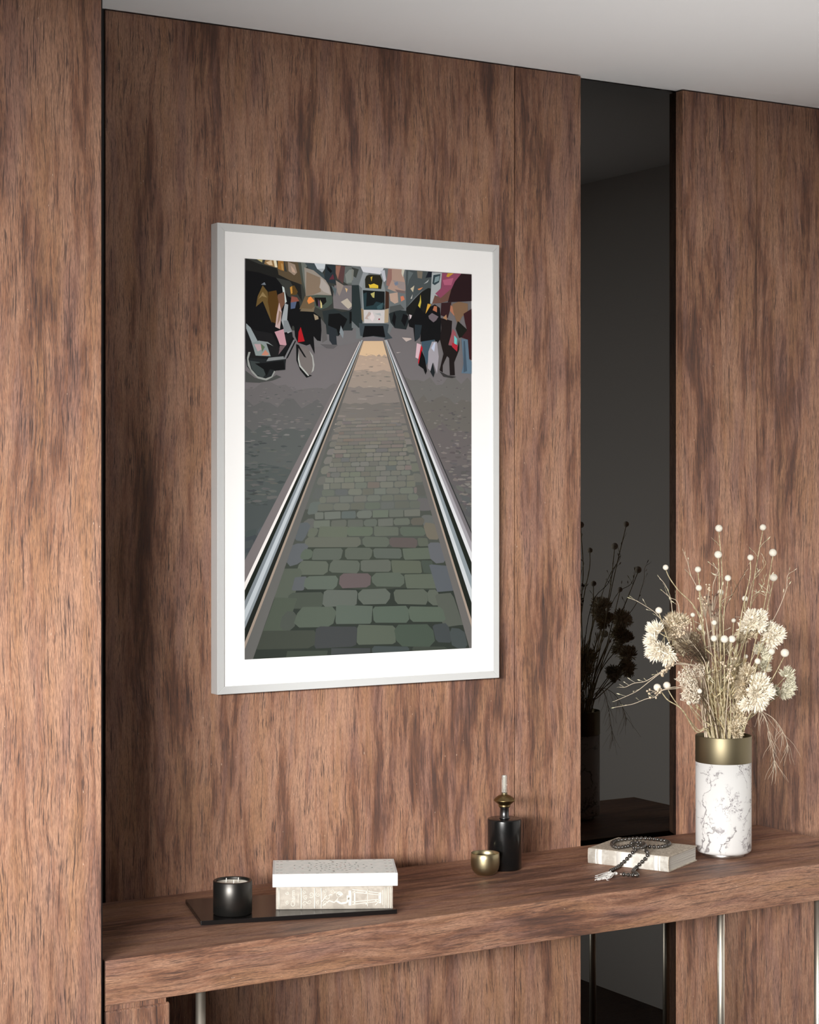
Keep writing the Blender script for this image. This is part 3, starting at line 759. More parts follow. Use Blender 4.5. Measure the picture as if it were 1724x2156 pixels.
MB().lathe([(.0065,.1668),(.0068,.1675),(.0068,.1705),(.0058,.1715),(0,.1715)], 28).build('collar', M_brass, bo)
MB().lathe([(0,.1715),(.0058,.1715),(.0061,.172),(.0061,.2085),(.0055,.2105),(0,.2107)], 28).build('glass_rod', M_glass, bo)
MB().lathe([(0,.1718),(.0022,.1718),(.0022,.2085),(0,.2087)], 16).build('rod_core', M_wax, bo)

# ------------------------------------------------------------------ vase
VX, VY = 2.921, -.268
va = thing('vase', (VX,VY,ZT+.0003), 'tall white marble vase with a wide brass collar and small metal foot', 'vase')
MB().lathe([(0,0),(.0475,0),(.0485,.001),(.0485,.0075),(.048,.0084),(0,.0084)], 64).build('foot', M_steel, va)
MB().lathe([(0,.0085),(.054,.0085),(.0605,.0100),(.0638,.0135),(.0648,.0185),(.0648,.2195),(.0590,.2195),(.0590,.016),(.054,.013),(0,.013)], 96).build('body', M_marble, va)
MB().lathe([(.0590,.2197),(.0652,.2197),(.0654,.2203),(.0654,.2795),(.0649,.2806),(.0632,.2806),(.0628,.2795),(.0628,.222),(.0590,.2197)], 96).build('collar', M_brass, va)

# ------------------------------------------------------------------ dried bouquet: every stem stands on its own in the vase
ZV = (Vector((VX, VY+D, 0)).dot(Vector((S_, C_, 0))))
VBASE = Vector((VX, VY, ZT+.018)); VMOUTH = ZT+.2806
rb = random.Random(21)
def Q(x, y, d): return at_d(1280+x/4.105, 1080+y/4.105, ZV+d+(x-960)*.00013)      # photo crop coordinates, d = metres behind the vase axis
RIGHT = Vector((C_, -S_, 0)); BACK = Vector((S_, C_, 0)); UP = Vector((0,0,1))
def stem_path(head, bend=.0, mids=None):
    """from the vase floor through the mouth to the head"""
    hx = head-Vector((VX, VY, 0)); hx.z = 0; L_ = hx.length or 1e-5; u = hx/L_
    rm = min(.048, .010+L_*.32)*rb.uniform(.75,1); tw = Matrix.Rotation(rb.uniform(-.5,.5), 3, 'Z') @ u
    mouth = Vector((VX,VY,VMOUTH-.004))+tw*rm
    foot = VBASE-u*rb.uniform(.0,.030)+Vector((rb.uniform(-.012,.012), rb.uniform(-.012,.012), 0))
    if mids: pts = [foot, mouth]+mids+[head]
    else:
        m1 = mouth.lerp(head, .35)+Vector((rb.uniform(-1,1),rb.uniform(-1,1),0))*.006; m1.z += .010*L_/.1
        m2 = mouth.lerp(head, .72)+Vector((rb.uniform(-1,1),rb.uniform(-1,1),0))*.006+UP*bend
        pts = [foot, mouth, m1, m2, head]
    return smooth_path(pts, 6)
def root(name, label, cat, group=None):
    return thing(name, tuple(VBASE), label, cat, group)
def sub(mb, name, m, r):
    o = mb.build(name, m, r, None, 0, 2, False); o.location = Vector(o.location)-VBASE; return o
def stem(path, r, r0=.0014, r1=.0010, m=None):
    n = len(path); return sub(MB().tube(path, [r0+(r1-r0)*i/(n-1) for i in range(n)], 6), 'stem', m or M_stem, r)
def blade(b, p, dr, L, w, fold=.25, curl=0.):
    """lance shaped bract"""
    dr = dr.normalized(); s = dr.cross(Vector((rb.uniform(-1,1),rb.uniform(-1,1),rb.uniform(-1,1))))
    if s.length < 1e-4: s = dr.cross(Vector((1,0,0)))
    s.normalize(); nn = dr.cross(s)
    def q(t, a, h): return p+dr*(L*t)+s*(a*w)+nn*(h*w+curl*L*t*t)
    b.add([q(0,-.15,0), q(0,.15,0), q(.4,-.5,fold), q(.4,0,-.1), q(.4,.5,fold), q(.75,-.32,fold*.6), q(.75,0,-.05), q(.75,.32,fold*.6), q(1,0,0)],
          [(0,3,2),(0,1,3),(1,4,3),(2,3,6,5),(3,4,7,6),(5,6,8),(6,7,8)])
def leaf(b, p, dr, L, w): blade(b, p, dr, L, w, .15, rb.uniform(-.2,.2))
# white button flowers -----------------------------------------------------
BALLS = [(957,133,32,.02,'highest white button flower, in the middle of the dried bouquet'),
 (951,360,33,-.03,'white button flower just under the highest one in the dried bouquet'),
 (1338,125,28,.05,'white button flower at the top right of the bouquet, level with the highest'),
 (1424,343,34,.0,'large white button flower at upper right, second row of the bouquet'),
 (1230,385,27,-.02,'white button flower on a thick straight stem below the top right one'),
 (1430,558,34,.06,'white button flower at the right, above the upper right fluffy heads'),
 (497,471,24,-.01,'small white button flower on a long stem at the far upper left of the bouquet'),
 (776,489,27,.03,'white button flower on the upper left, between the twigs and the tallest stem'),
 (1035,563,28,-.04,'white button flower on the curved stem right of the tallest stem'),
 (784,648,27,-.02,'white button flower below the upper left one, above the small buds'),
 (972,686,27,.05,'white button flower third in the column under the highest one'),
 (1182,740,25,.07,'half hidden white button flower behind the thick straight stem'),
 (438,842,29,-.03,'white button flower above the left fluffy heads, against the black mirror'),
 (732,881,20,.02,'tiny white button flower left of centre beside the long diagonal stem'),
 (917,948,23,-.05,'small white button flower above the middle row of three'),
 (804,988,27,.04,'partly veiled white button flower right of the tan berries'),
 (1085,930,20,.06,'small white button flower at the left edge of the upper right fluffy heads'),
 (914,1084,28,-.08,'left one of the three white button flowers in the middle row'),
 (1005,1090,34,-.09,'middle and largest of the three white button flowers in the middle row'),
 (1070,1090,32,-.085,'right one of the three white button flowers in the middle row'),
 (1413,1198,29,-.03,'white button flower at the right under the fluffy head, left of the outermost'),
 (1527,1210,37,-.05,'large white button flower at the far right edge of the bouquet'),
 (1292,1282,27,-.07,'white button flower in front of the right hand fluffy branch'),
 (1192,1240,18,.04,'small shaded button flower deep inside the right of the bouquet'),
 (425,1508,32,-.04,'leftmost low white button flower, hanging in front of the black mirror'),
 (508,1490,32,-.02,'low white button flower beside the leftmost one at the mirror edge'),
 (791,1540,22,-.09,'small split white button flower on the dark stem at lower left'),
 (697,1640,20,-.05,'small white button flower under the lacy cluster at lower left')]
for i, (x, y, rr, d, lab) in enumerate(BALLS):
    hp = Q(x, y, d); R_ = rr/4.105*(ZV+d)/FX
    r = root('button_flower', lab, 'flower', 'white button flowers in the marble vase')
    mids = None
    if i == 24: mids = [Q(760,1890,-.02), Q(640,1700,-.04), Q(520,1620,-.04), Q(470,1560,-.04)]
    if i == 25: mids = [Q(770,1870,-.01), Q(620,1680,-.02), Q(560,1600,-.02)]
    if i == 6: mids = [Q(880,1500,.0), Q(790,900,.0), Q(600,660,.0), Q(530,560,.0)]
    if i == 4: mids = [Q(1080,1500,-.02), Q(1150,900,-.02), Q(1225,560,-.02)]
    if i in (0,1): mids = [Q(975,1500,d), Q(965,900,d), Q(960 if i else 985,560,d)]
    p = stem_path(hp-UP*R_*.6 if i not in (24,) else hp, 0, mids)
    dk = M_stem_d if i in (26,) else M_stem
    stem(p, r, .0019 if i in (4,24,0) else .0015, .0011, dk)
    b = MB(); b.ball(tuple(hp), R_, 26, 18, (1,1,.97), .035, rb)
    sub(b, 'flower_head', M_ball, r)
    if i in (0,2,3,5,7,8,9,10,12):
        lb = MB(); n = len(p)
        for k in range(rb.randint(2,5)):
            q = p[int(n*rb.uniform(.62,.93))]; dr = (RIGHT*rb.uniform(-1,1)+BACK*rb.uniform(-.6,.6)+UP*rb.uniform(.2,1))
            L2 = rb.uniform(.012,.03); e = q+dr.normalized()*L2
            lb.tube([q, q.lerp(e,.5)+UP*.002, e], .0005, 4); leaf(lb, e-dr.normalized()*.002, dr, rb.uniform(.009,.014), .0035)
        sub(lb, 'leaves', M_leaf, r)['kind'] = 'stuff'
# fluffy heads -------------------------------------------------------------
def fluffy(b, c, R_, axis, n, L=.014, w=.0036, core=True):
    axis = axis.normalized()
    for k in range(n):
        while True:
            v = Vector((rb.gauss(0,1), rb.gauss(0,1), rb.gauss(0,1)))
            if v.length > .01: break
        v.normalize()
        if v.dot(axis) < -.75: v = -v
        t = rb.random()**.5
        p = c+v*R_*.62*t
        dr = v*1.0+axis*.75+Vector((rb.uniform(-.25,.25),)*3)
        blade(b, p, dr, L*rb.uniform(.7,1.2), w*rb.uniform(.7,1.15), .3, rb.uniform(-.15,.15))
FL = [('pair of creamy white fluffy heads at the far left, in front of the black mirror', [(415,1020,85,-.03,-1,.6),(385,1110,70,-.04,-1.1,.2),(420,1190,95,-.05,-.9,-.25),(480,1170,65,-.04,-.1,-.3),(520,1230,80,-.05,-.3,-.6)], M_bract, -.04, (820,1300)),
 ('straw coloured fluffy head behind the tan berries at the left', [(570,950,90,.03,-.2,1),(520,990,60,.02,-.5,.3),(650,940,50,.03,.3,1),(590,1060,75,.02,-.4,.2)], M_bract_b, .02, (850,1300)),
 ('brownish spiky head with thin curling needles left of centre', [(660,1150,85,.0,-.7,.1),(740,1100,60,.0,-.5,.5)], M_bract_b, .0, (880,1350)),
 ('pale fluffy head at the upper right of the bouquet', [(1240,900,65,.0,-.2,1),(1245,960,55,.0,-.2,.2),(1310,910,70,.0,.5,.9),(1190,980,55,.01,-.8,.5),(1300,980,55,.0,.4,.2)], M_bract, .0, (1080,1500)),
 ('soft fluffy head just below the upper right one, nearest the centre', [(1180,1060,75,.03,-.5,.2),(1240,1040,55,.03,.1,.5)], M_bract_b, .03, (1050,1500)),
 ('big cream fluffy head at the right edge, above the button flower pair', [(1400,1010,60,.02,.3,1),(1450,1050,85,.02,.8,.4),(1390,1070,55,.02,-.3,.2),(1410,1110,60,.02,.2,-.3)], M_bract, .02, (1180,1500)),
 ('slim fluffy branch between the right button flowers', [(1320,1190,60,.03,-.3,.9),(1350,1250,55,.03,.5,.2),(1340,1330,60,.03,.2,.2)], M_bract_g, .03, (1150,1600)),
 ('wide fluffy head left of the biggest one at lower right', [(1200,1390,75,-.02,-.2,1),(1150,1480,80,-.02,-.8,.4),(1160,1570,70,-.03,-.8,-.1),(1250,1450,60,-.02,.2,.4)], M_bract_b, -.02, (1080,1750)),
 ('biggest fluffy head with spread pointed bracts at lower right', [(1310,1470,85,-.06,.2,1),(1350,1550,85,-.06,.8,.1),(1270,1550,70,-.07,-.2,.1),(1290,1620,95,-.07,.2,-.7),(1200,1650,60,-.06,-.6,-.4)], M_bract, -.06, (1120,1800)),
 ('greyish fluffy twig at the far right, standing clear of the others', [(1545,1400,65,.0,.3,1),(1560,1450,35,.0,.5,.2)], M_bract_g, .0, (1200,1800)),
 ('lower greyish fluffy twig at the far right, pointing down', [(1520,1540,75,.01,.6,-.2),(1440,1550,45,.01,-.2,.4),(1560,1510,50,.01,1,.3)], M_bract_g, .01, (1200,1800)),
 ('small fluffy head low at the right, just over the vase', [(1120,1710,55,-.03,-.1,1),(1130,1790,55,-.03,.2,.2)], M_bract_b, -.03, (1100,1900)),
 ('tiny pinkish fluffy tuft sitting on the brass vase rim', [(1090,1850,45,-.04,-.3,.6),(1110,1910,45,-.045,0,.1)], M_bract_b, -.04, (1100,1950))]
FL += [('shaded fluffy head at the back of the bouquet, nearest the black mirror', [(1000,1180,80,.13,.1,.8),(940,1120,60,.13,-.5,.6)], M_bract_b, .12, (960,1500)),
 ('shaded fluffy head at the back right of the bouquet, behind the straw stalks', [(1110,1330,85,.11,.5,.5),(1060,1420,70,.12,.1,-.1)], M_bract_b, .1, (1020,1650)),
 ('shaded fluffy head at the back, low behind the ivory berries', [(1010,1540,75,.10,.1,.3),(930,1490,60,.11,-.4,.3)], M_bract_g, .1, (960,1750))]
for lab, hs, m, d, via in FL:
    r = root('fluffy_flower', lab, 'flower', 'fluffy dried flower heads in the vase')
    h0 = Q(hs[0][0], hs[0][1], hs[0][3])
    vz = Q(via[0], via[1], d*.6)
    p = stem_path(h0, 0, [vz] if via[1] < 1850 else None)
    stem(p, r, .0017, .0011)
    for (x, y, R_, dd, axx, axz) in hs:
        c = Q(x, y, dd); Rm = R_/4.105*(ZV+dd)/FX; ax = RIGHT*axx+UP*axz-BACK*.35
        b = MB(); b.ball(tuple(c), Rm*.42, 10, 7, (1,1,1), .1, rb)
        fluffy(b, c, Rm, ax, int(60+190*(R_/90)**2), .0165*(.6+.4*R_/90), .0040)
        o = sub(b, 'flower_head', m, r)
        if (c-h0).length > .004:
            base = min(p, key=lambda q: (q-c).length+.5*max(0, q.z-c.z)); 
            t = MB(); t.tube([base, base.lerp(c,.5)-UP*.004, c], .0008, 5); sub(t, 'side_stem', M_stem, r)
# lacy clusters ------------------------------------------------------------
for lab, cl, d in (('lacy cluster of tiny pale florets at lower left, upper part', [(680,1390,85),(790,1360,60),(640,1440,60)], -.03),
                   ('lacy cluster of tiny pale florets at lower left, under the first', [(720,1510,85),(660,1580,50),(740,1600,60)], -.05)):
    r = root('statice_stem', lab, 'flower', 'lacy floret clusters in the vase')
    h = Q(cl[0][0], cl[0][1], d); p = stem_path(h, 0, [Q(860,1700,d*.6)]); stem(p, r, .0013, .0009)
    b = MB(); tb_ = MB(); br = p[int(len(p)*.72)]
    for x, y, R_ in cl:
        Rm = R_/4.105*(ZV+d)/FX
        for k in range(int(62*(R_/85)**2)+10):
            v = Vector((rb.gauss(0,1), rb.gauss(0,1), rb.gauss(0,1))).normalized()*rb.random()**.45*Rm
            c = Q(x, y, d)+v
            tb_.tube([br.lerp(c,.45+rb.uniform(-.1,.1)), c], .00035, 3)
            for q in range(5):
                blade(b, c, Vector((rb.gauss(0,1), rb.gauss(0,1), rb.gauss(.3,1))), rb.uniform(.003,.0055), .0022, .2)
    sub(tb_, 'fine_branches', M_stem_b, r)['kind'] = 'stuff'; sub(b, 'florets', M_lace, r)['kind'] = 'stuff'
# berry sprigs -------------------------------------------------------------
for lab, d, mids, cl, m, rr, n in (
  ('sprig of dense tan berries at the left, among the straw needles', -.045, [(860,1350)], [(600,980,70),(660,1010,60),(580,1060,40),(690,960,40)], M_berry, .0026, 26),
  ('sprig of small round berries hanging under the left fluffy heads', -.06, [(820,1400),(640,1300)], [(500,1330,35),(480,1380,30),(540,1290,30)], M_berry, .0026, 18),
  ('sparse sprig of pale berries beside the leftmost low button flower', -.05, [(830,1600),(620,1510),(500,1520)], [(400,1560,40),(350,1540,25),(440,1550,30)], M_berry, .0025, 9),
  ('sprig of dark brown berries in the upper middle of the bouquet', .03, [(930,1300)], [(865,740,38),(880,790,25),(930,690,28)], M_berry_d, .0022, 16),
  ('second sprig of dark berries, lower than the first one', .02, [(960,1400)], [(930,860,35),(920,900,25),(950,840,25)], M_berry_d, .0022, 14),
  ('sprig of pale buds at the upper left of the bouquet centre', .0, [(900,1300)], [(810,720,32),(830,770,28),(860,650,30),(835,840,20)], M_berry, .0026, 16),
  ('sprig of ivory berries trailing down right of the centre', -.09, [(1040,1500)], [(1060,1340,35),(1000,1310,25),(1040,1400,28),(1070,1450,20),(1095,1270,22)], M_berry, .0028, 14)):
    r = root('berry_sprig', lab, 'berries', 'berry sprigs in the vase')
    h = Q(cl[0][0], cl[0][1], d); p = stem_path(h, 0, [Q(x,y,d*.8) for x,y in mids]); stem(p, r, .0011, .0008, M_stem_b)
    tb_ = MB(); proto = None; sp_ = p[-3]; cnt = 0
    for x, y, R_ in cl:
        for k in range(max(4, int(n*R_/(sum(q[2] for q in cl))*1.5))):
            c = Q(x+rb.uniform(-1,1)*R_, y+rb.uniform(-1,1)*R_, d+rb.uniform(-1,1)*.010); s_ = rb.uniform(.8,1.15)
            tb_.tube([sp_, sp_.lerp(c,.6)+UP*rb.uniform(-.003,.003), c], .0004, 3)
            if proto is None:
                proto = MB().ball((0,0,0), rr, 10, 7).build('berry', m, r); o = proto
            else:
                o = proto.copy(); C.objects.link(o); o.parent = r
            o.location = c-VBASE; o.scale = (s_, s_, s_)
    sub(tb_, 'sprig_branches', M_stem_b, r)
# wispy twigs --------------------------------------------------------------
TW = [('long wavy twig reaching far left, lowest of the three', -.05, [(760,1500),(600,1520),(470,1530),(400,1590),(330,1605),(220,1650),(140,1665),(55,1683)], M_stem_b),
 ('long wavy twig reaching far left, middle of the three', -.06, [(800,1420),(640,1300),(470,1370),(370,1445),(260,1530),(170,1575),(60,1628)], M_stem_b),
 ('long wavy twig reaching far left, top of the three', -.055, [(820,1400),(600,1310),(470,1365),(330,1455),(220,1470),(150,1505),(100,1507)], M_stem_b),
 ('thin bare twig stretching left above the left fluffy heads', .01, [(800,1300),(620,1060),(470,930),(400,860),(320,800),(250,765),(195,738)], M_stem_b),
 ('forked pale twig rising at the left edge of the wood panel', .02, [(800,1300),(600,1000),(555,870),(540,740),(495,630),(442,560)], M_stem_b),
 ('thin twig with bent tip below the forked one at the left', .015, [(810,1300),(640,1000),(600,780),(540,730),(470,680)], M_stem_b),
 ('slim upright twig with a bud tip, upper left over the wood', .04, [(880,1300),(830,800),(770,640),(715,540),(690,430),(655,335)], M_stem_b),
 ('curved twig with one leaf left of the tallest stem', .03, [(920,1300),(900,900),(905,640),(940,540),(950,490),(880,435)], M_stem_b),
 ('hair thin twig rising at the far right with a forked tip', .05, [(1150,1500),(1300,1150),(1440,900),(1500,760),(1540,640),(1555,540),(1610,500)], M_stem_b),
 ('thin dark twig crossing to the upper right', .06, [(1000,1300),(1010,860),(1080,690),(1150,560),(1215,450)], M_stem_d),
 ('leafy twig leaning right below the large button flower', .03, [(1080,1300),(1200,800),(1250,600),(1300,530),(1360,440),(1350,400)], M_stem),
 ('fine leafy twig under the right button flower', .07, [(1100,1300),(1230,820),(1300,690),(1345,600),(1350,560)], M_stem),
 ('small leafy twig leaning left low over the vase', -.07, [(840,1880),(800,1800),(735,1720),(700,1660)], M_stem),
 ('dark bare stem slanting at the lower left of the bouquet', -.085, [(880,1850),(840,1640),(790,1500),(735,1370),(650,1240)], M_stem_d),
 ('dark thin stem arching across the middle of the bouquet', -.095, [(850,1800),(820,1440),(930,1390),(1000,1350),(1080,1300)], M_stem_d)]
for lab, d, pts, m in TW:
    r = root('dried_twig', lab, 'twig', 'dried twigs in the marble vase')
    P3 = [Q(x+rb.uniform(-4,4), y+rb.uniform(-4,4), d*min(1,(i+1)/3)) for i, (x, y) in enumerate(pts)]
    p = stem_path(P3[-1], 0, P3[:-1]); n = len(p); stem(p, r, .0013, .00045, m)
    lb = MB()
    for k in range(5):
        q = p[int(n*(.55+.42*k/5))]; dr = (p[-1]-p[-4]).normalized()+RIGHT*rb.uniform(-.9,.9)+UP*rb.uniform(-.2,.9)
        e = q+dr.normalized()*rb.uniform(.006,.018); lb.tube([q, e], .00035, 3); leaf(lb, e, dr, rb.uniform(.005,.011), .0026)
    leaf(lb, p[-1], p[-1]-p[-2], .009, .0024); sub(lb, 'leaves', M_leaf, r)['kind'] = 'stuff'
# hanging grass on the right ----------------------------------------------
for lab, d, spine, spread, m in (('tuft of wispy grass hanging down at the right of the vase', -.01, [(1180,1800),(1260,1720),(1340,1740),(1390,1880),(1420,2040),(1450,2230)], .8, M_stem_b),
                              ('second wispy grass stem drooping over the right of the vase', .0, [(1180,1790),(1280,1710),(1420,1770),(1510,1890),(1560,2020)], .45, M_stem_b),
                              ('short dark dry tuft hanging beside the vase collar', -.02, [(1170,1850),(1225,1850),(1270,1930),(1285,2030),(1285,2120)], .25, M_stem_d)):
    r = root('hanging_grass', lab, 'grass', 'wispy grass hanging from the vase')
    P3 = [Q(x, y, d) for x, y in spine]; p = stem_path(P3[-1], 0, P3[:-1]); stem(p, r, .0012, .0005, m)
    b = MB(); n = len(p)
    for k in range(int(26*spread)+7):
        q = p[int(n*rb.uniform(.50,.97))]; L_ = rb.uniform(.02,.075)*(.5 if spread < .3 else 1); pts = [q]; v = RIGHT*rb.uniform(-.35,.55)+BACK*rb.uniform(-.4,.4)-UP*.7
        for s2 in range(6):
            v = v+RIGHT*rb.uniform(-.42,.42)+BACK*rb.uniform(-.3,.3)-UP*.22; pts.append(pts[-1]+v.normalized()*L_/6)
        b.tube(pts, [.0005,.00045,.0004,.0004,.0003,.0003,.0002], 3)
    sub(b, 'wisps', m, r)['kind'] = 'stuff'
# slender straw stalks -----------------------------------------------------
g0 = rb.getstate()
for k in range(50):
    r = root('straw_stalk', 'slender straw grass stalk standing upright among the dried flowers in the vase', 'grass', 'straw stalks in the marble vase')
    x = rb.gauss(950, 150); y = rb.uniform(1120,1560); d = rb.uniform(-.07,.07)
    if k % 9 == 0: y -= 200
    h = Q(x, y, d); mm = [Q(960+(x-960)*t+rb.uniform(-34,34), 1900+(y-1900)*t, d*t+rb.uniform(-.01,.01)) for t in (.3,.62,.85)]; p = stem_path(h, 0, mm); n = len(p); stem(p, r, rb.uniform(.0007,.0015), .0004, M_grass if k % 4 else M_stem_b)
    b = MB()
    for j in range(rb.randint(5,12)):
        q = p[int(n*rb.uniform(.45,.99))]; dr = (p[-1]-p[-5]).normalized()+RIGHT*rb.uniform(-.6,.6)+BACK*rb.uniform(-.5,.5)
        leaf(b, q, dr, rb.uniform(.010,.026), .0024)
    sub(b, 'spikelets', M_grass if k % 3 else M_leaf, r)['kind'] = 'stuff'
# curling needles around the brown head
r = root('curly_moss', 'tangle of thin brown curling needles left of the bouquet centre', 'moss')
b = MB()
for k in range(120):
    x, y = rb.uniform(560,820), rb.uniform(1020,1260); q = Q(860,1290,-.02); e = Q(x, y, rb.uniform(-.06,.0)); c = q.lerp(e,.55)+Vector((rb.uniform(-1,1),rb.uniform(-1,1),rb.uniform(-1,1)))*.016
    b.tube(smooth_path([q, c, e, e+RIGHT*rb.uniform(-.018,.006)+UP*rb.uniform(-.014,.010)], 4), .00045, 3)
p = stem_path(Q(860,1290,-.02)); stem(p, r, .0012, .0010, M_stem_d); sub(b, 'needles', M_stem_d, r)['kind'] = 'stuff'


# ------------------------------------------------------------------ lying book with beads
c0 = Vector((2.5925,-.1815,0)); c1 = Vector((2.6835,-.360,0)); c2 = Vector((2.828,-.2925,0))
depthC = (c2-c1).length*math.cos(.02); hC = .0345
r = thing('book', (c1.x, c1.y, ZT+.0003), 'old ivory book lying flat under the dark bead string', 'book', None, math.atan2(c0.y-c1.y, c0.x-c1.x))
LC = (c0-c1).length; th = .0022; s = -1
prof = [(.0035*(1-math.cos(a))-.0005, hC/2+hC/2*math.sin(a)) for a in [-PI/2+PI*k/10 for k in range(11)]]
poly = [(depthC,0)]+prof+[(depthC,hC),(depthC,hC-th),(.006,hC-th),(.0035,hC*.8),(.0035,hC*.2),(.006,th),(depthC,th)]
n = len(poly)
vs = [(0,s*y,z) for y,z in poly]+[(LC,s*y,z) for y,z in poly]
MB().add(vs, [tuple(range(n)), tuple(range(2*n-1,n-1,-1))]+[(i,(i+1)%n,n+(i+1)%n,n+i) for i in range(n)]).build('cover', [M_cover_c], r, None, .0003)
MB().box((.0025,-depthC+.003,th), (LC-.0025,-.0055,hC-th)).build('page_block', M_paperpages, r)
b = MB(); rng = random.Random(3)
for k in range(9):
    z = th+.003+k*(hC-2*th-.005)/8+rng.uniform(-.0006,.0006)
    b.add([(.0023,-.010,z),(.0023,-depthC+.006,z+rng.uniform(-.001,.001)),(.0023,-depthC+.006,z+.0005),(.0023,-.010,z+.0005)], [(0,1,2,3)])
    b.add([(.0040,-depthC+.0028,z),(LC-.004,-depthC+.0028,z),(LC-.004,-depthC+.0028,z+.0005),(.004,-depthC+.0028,z+.0005)], [(0,1,2,3)])
b.build('page_lines', M_pageline, r)
def shell(x0, x1, m, off, name, z0=.0006, z1=None):
    z1 = z1 or hC-.0006; b = MB(); P = []
    for k in range(13):
        z = z0+(z1-z0)*k/12; a = math.asin(max(-1,min(1,(z-hC/2)/(hC/2)))); y = .0035*(1-math.cos(a))-.0005-off
        P.append((y,z))
    vs = [(x0,s*y,z) for y,z in P]+[(x1,s*y,z) for y,z in P]+[(x0,s*(y+.0004),z) for y,z in P]+[(x1,s*(y+.0004),z) for y,z in P]
    q = 13; fs = []
    for k in range(12):
        fs += [(k,k+1,q+k+1,q+k),(2*q+k,3*q+k,3*q+k+1,2*q+k+1),(k,2*q+k,2*q+k+1,k+1),(q+k,q+k+1,3*q+k+1,3*q+k)]
    b.add(vs, fs, True).build(name, m, r)
shell(.001, LC-.001, M_spine_c, .0003, 'spine')
for x0, x1 in ((.020,.024),(.026,.037),(LC-.036,LC-.024),(LC-.022,LC-.019)): shell(x0, x1, M_band_c, .0007, 'spine_band')
shell(.088,.128, M_band_c, .0006, 'spine_label')

BR = .0047
z1 = ZT+.0003+hC+BR
def bp(x, y, z): return at_z(1240+x/8.62, 1750+y/8.62, z)
sd = (c0-c1).normalized(); sn = Vector((sd.y,-sd.x,0))
if sn.dot(c2-c1) > 0: sn = -sn
def sp(x, y, off=BR+.0012):   # on the spine face
    r_ = ray(1240+x/8.62, 1750+y/8.62); o_ = Vector((0,-D,H)); d_ = Vector(r_)
    q = c1+sn*off; k = (q-o_).to_2d().dot(sn.to_2d())/d_.to_2d().dot(sn.to_2d())
    return o_+d_*k
ring = [bp(x,y,z1) for x,y in ((960,262),(1050,275),(1140,282),(1230,285),(1320,280),(1385,268),(1440,245),(1455,215),(1400,180),(1290,158),(1200,146),(1110,136),(1010,130),(900,130),(810,134),(720,142),(640,150),(560,160),(480,178),(425,208),(415,245),(470,284),(545,298),(640,284),(740,264),(830,248))]
ring2 = [bp(x,y,z1+.0085) for x,y in ((770,220),(860,200),(950,215),(1010,240),(975,290),(900,305),(790,300))]
z0 = ZT+.0003+BR
down1 = [bp(900,300,z1+.006), bp(830,352,z1+.001)]+[sp(765,418), sp(700,490), sp(630,562), sp(560,622)]+[bp(490,672,z0), bp(420,705,z0), bp(385,722,z0)]
down2 = [bp(940,330,z1+.004), bp(1010,345,z1+.001), bp(1060,385,z1)]+[sp(1055,462), sp(990,530), sp(922,596), sp(858,660)]+[bp(800,725,z0), bp(850,770,z0), bp(870,800,z0), bp(760,795,z0), bp(650,785,z0), bp(560,778,z0)]
def resample(pts, step):
    out = [Vector(pts[0])]; 
    path = smooth_path(pts, 14)
    for p in path:
        while (p-out[-1]).length >= step:
            out.append(out[-1]+(p-out[-1]).normalized()*step)
            if len(out) > 80: return out
    return out
bd = thing('bead_string', tuple(c1+Vector((-.02,0,ZT))), 'string of dark smoky beads with white tassel draped over the ivory book', 'beads')
bl = Vector(bd.location)
bead_pts = []
for pts in (ring+[ring[0]], ring2, down1, down2):
    q = resample(pts, 2*BR+.0007); bead_pts += q[:-1] if pts is ring else q
    path = smooth_path(pts, 6); o = MB().tube(path, .0008, 5).build('cord', M_cord, bd); o.location = -bl
bead0 = None
kept = []
for p in bead_pts:
    if any((p-q).length < 2*BR*.80 for q in kept): continue
    kept.append(p)
for p in kept[:100]:
    if bead0 is None:
        bead0 = MB().ball((0,0,0), BR, 18, 12).build('bead', M_bead, bd); o = bead0
    else:
        o = bead0.copy(); C.objects.link(o); o.parent = bd
    o.location = p-bl
tb = MB(); rng = random.Random(5)
k0 = bp(480,768,z0+.001)
tb.ball(tuple(k0), .0046, 12, 8, (1.2,1,.8))
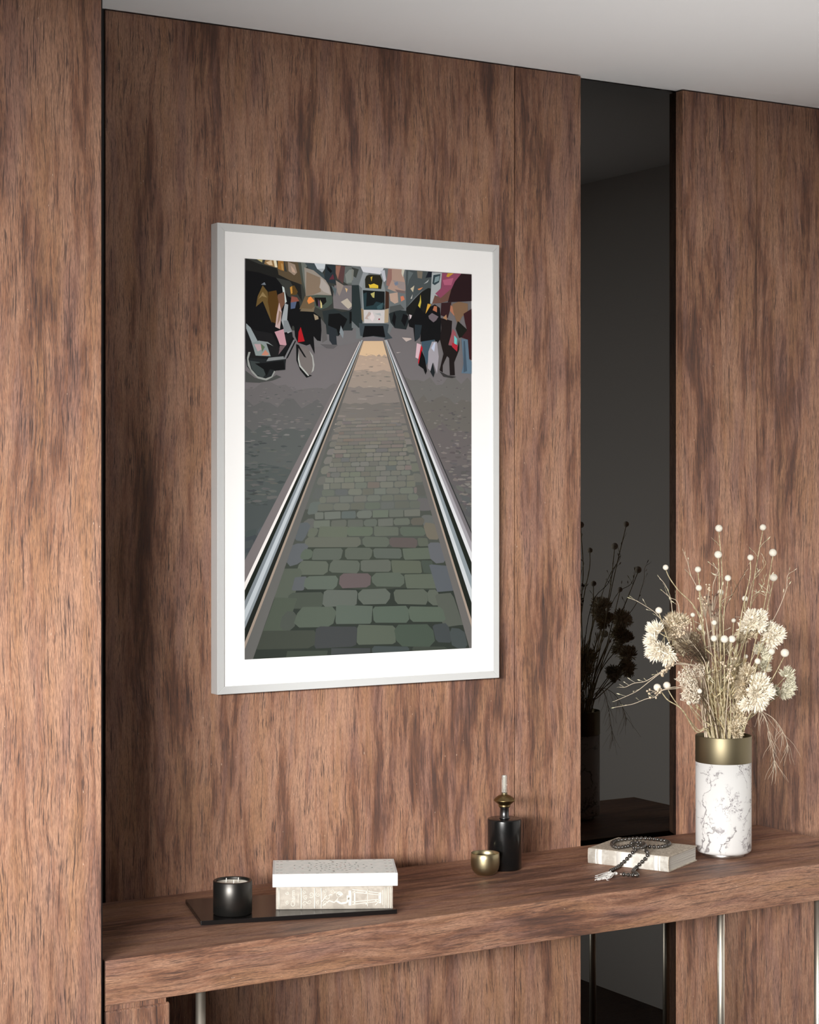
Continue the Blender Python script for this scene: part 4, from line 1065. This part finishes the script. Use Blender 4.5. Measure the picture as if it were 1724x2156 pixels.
for i in range(34):
    ex, ey = rng.uniform(105,330), rng.uniform(775,885)
    mx, my = rng.uniform(300,400), rng.uniform(735,860)
    zz = rng.uniform(.0008,.006)
    path = smooth_path([k0+Vector((0,0,rng.uniform(-.002,.003))), bp((mx+480)/2,(my+770)/2,ZT+.001+rng.uniform(.002,.009)), bp(mx,my,ZT+.001+zz), bp(ex,ey,ZT+.0012+zz*.5), bp(ex+rng.uniform(10,40),ey+rng.uniform(-10,14),ZT+.0012)], 5)
    tb.tube(path, .00055, 4)
o = tb.build('tassel', M_tassel, bd); o.location = -bl

# ------------------------------------------------------------------ light and camera
def area(name, loc, target, sx, sy, power, col):
    l = bpy.data.lights.new(name, 'AREA'); l.shape = 'RECTANGLE'; l.size = sx; l.size_y = sy; l.energy = power; l.color = col
    o = bpy.data.objects.new(name, l); C.objects.link(o); o.location = loc
    o.rotation_euler = (Vector(target)-Vector(loc)).to_track_quat('-Z', 'Y').to_euler(); return o
LA = area('daylight', (-7.5,-9.5,3.1), (1.5,-.3,1.35), 7.0, 1.25, 5150, (1.0,.985,.96))
st = MB().box((1.35,-1.02,.0005), (3.15,-.86,.03)).build('added_uplight_housing', M_gun, None, None, .002)  # added housing, out of view, for the ceiling fill light
tag(st, 'added out-of-view housing for the ceiling fill light, on the floor before the console', 'light helper')
LB_ = area('added_ceiling_fill', (2.36,-.94,.036), (2.36,-.94,3), 1.5, .10, 7.0, (1,.985,.97))  # fill light added to brighten the ceiling
LB_.rotation_euler = (PI,0,0); LB_.data.spread = math.radians(70); l = LB_.data

W = bpy.data.worlds.new('World'); bpy.context.scene.world = W; W.use_nodes = True
W.node_tree.nodes['Background'].inputs[0].default_value = (.9,.95,1,1); W.node_tree.nodes['Background'].inputs[1].default_value = .05
cam = bpy.data.cameras.new('Camera'); co = bpy.data.objects.new('Camera', cam); C.objects.link(co)
co.location = (0,-D,H); co.rotation_euler = (PI/2, 0, -YAW)
cam.sensor_fit = 'VERTICAL'; cam.sensor_height = 36; cam.lens = 4001/2156*36
cam.shift_y = -(1078-1035)/2156
cam.clip_start = .05
sc = bpy.context.scene; sc.camera = co
sc.view_settings.view_transform = 'Standard'; sc.view_settings.look = 'None'; sc.view_settings.gamma = 1
sc.view_settings.use_curve_mapping = False; sc.view_settings.exposure = 0.0
sc.cycles.max_bounces = 8; sc.cycles.diffuse_bounces = 5; sc.cycles.transmission_bounces = 8
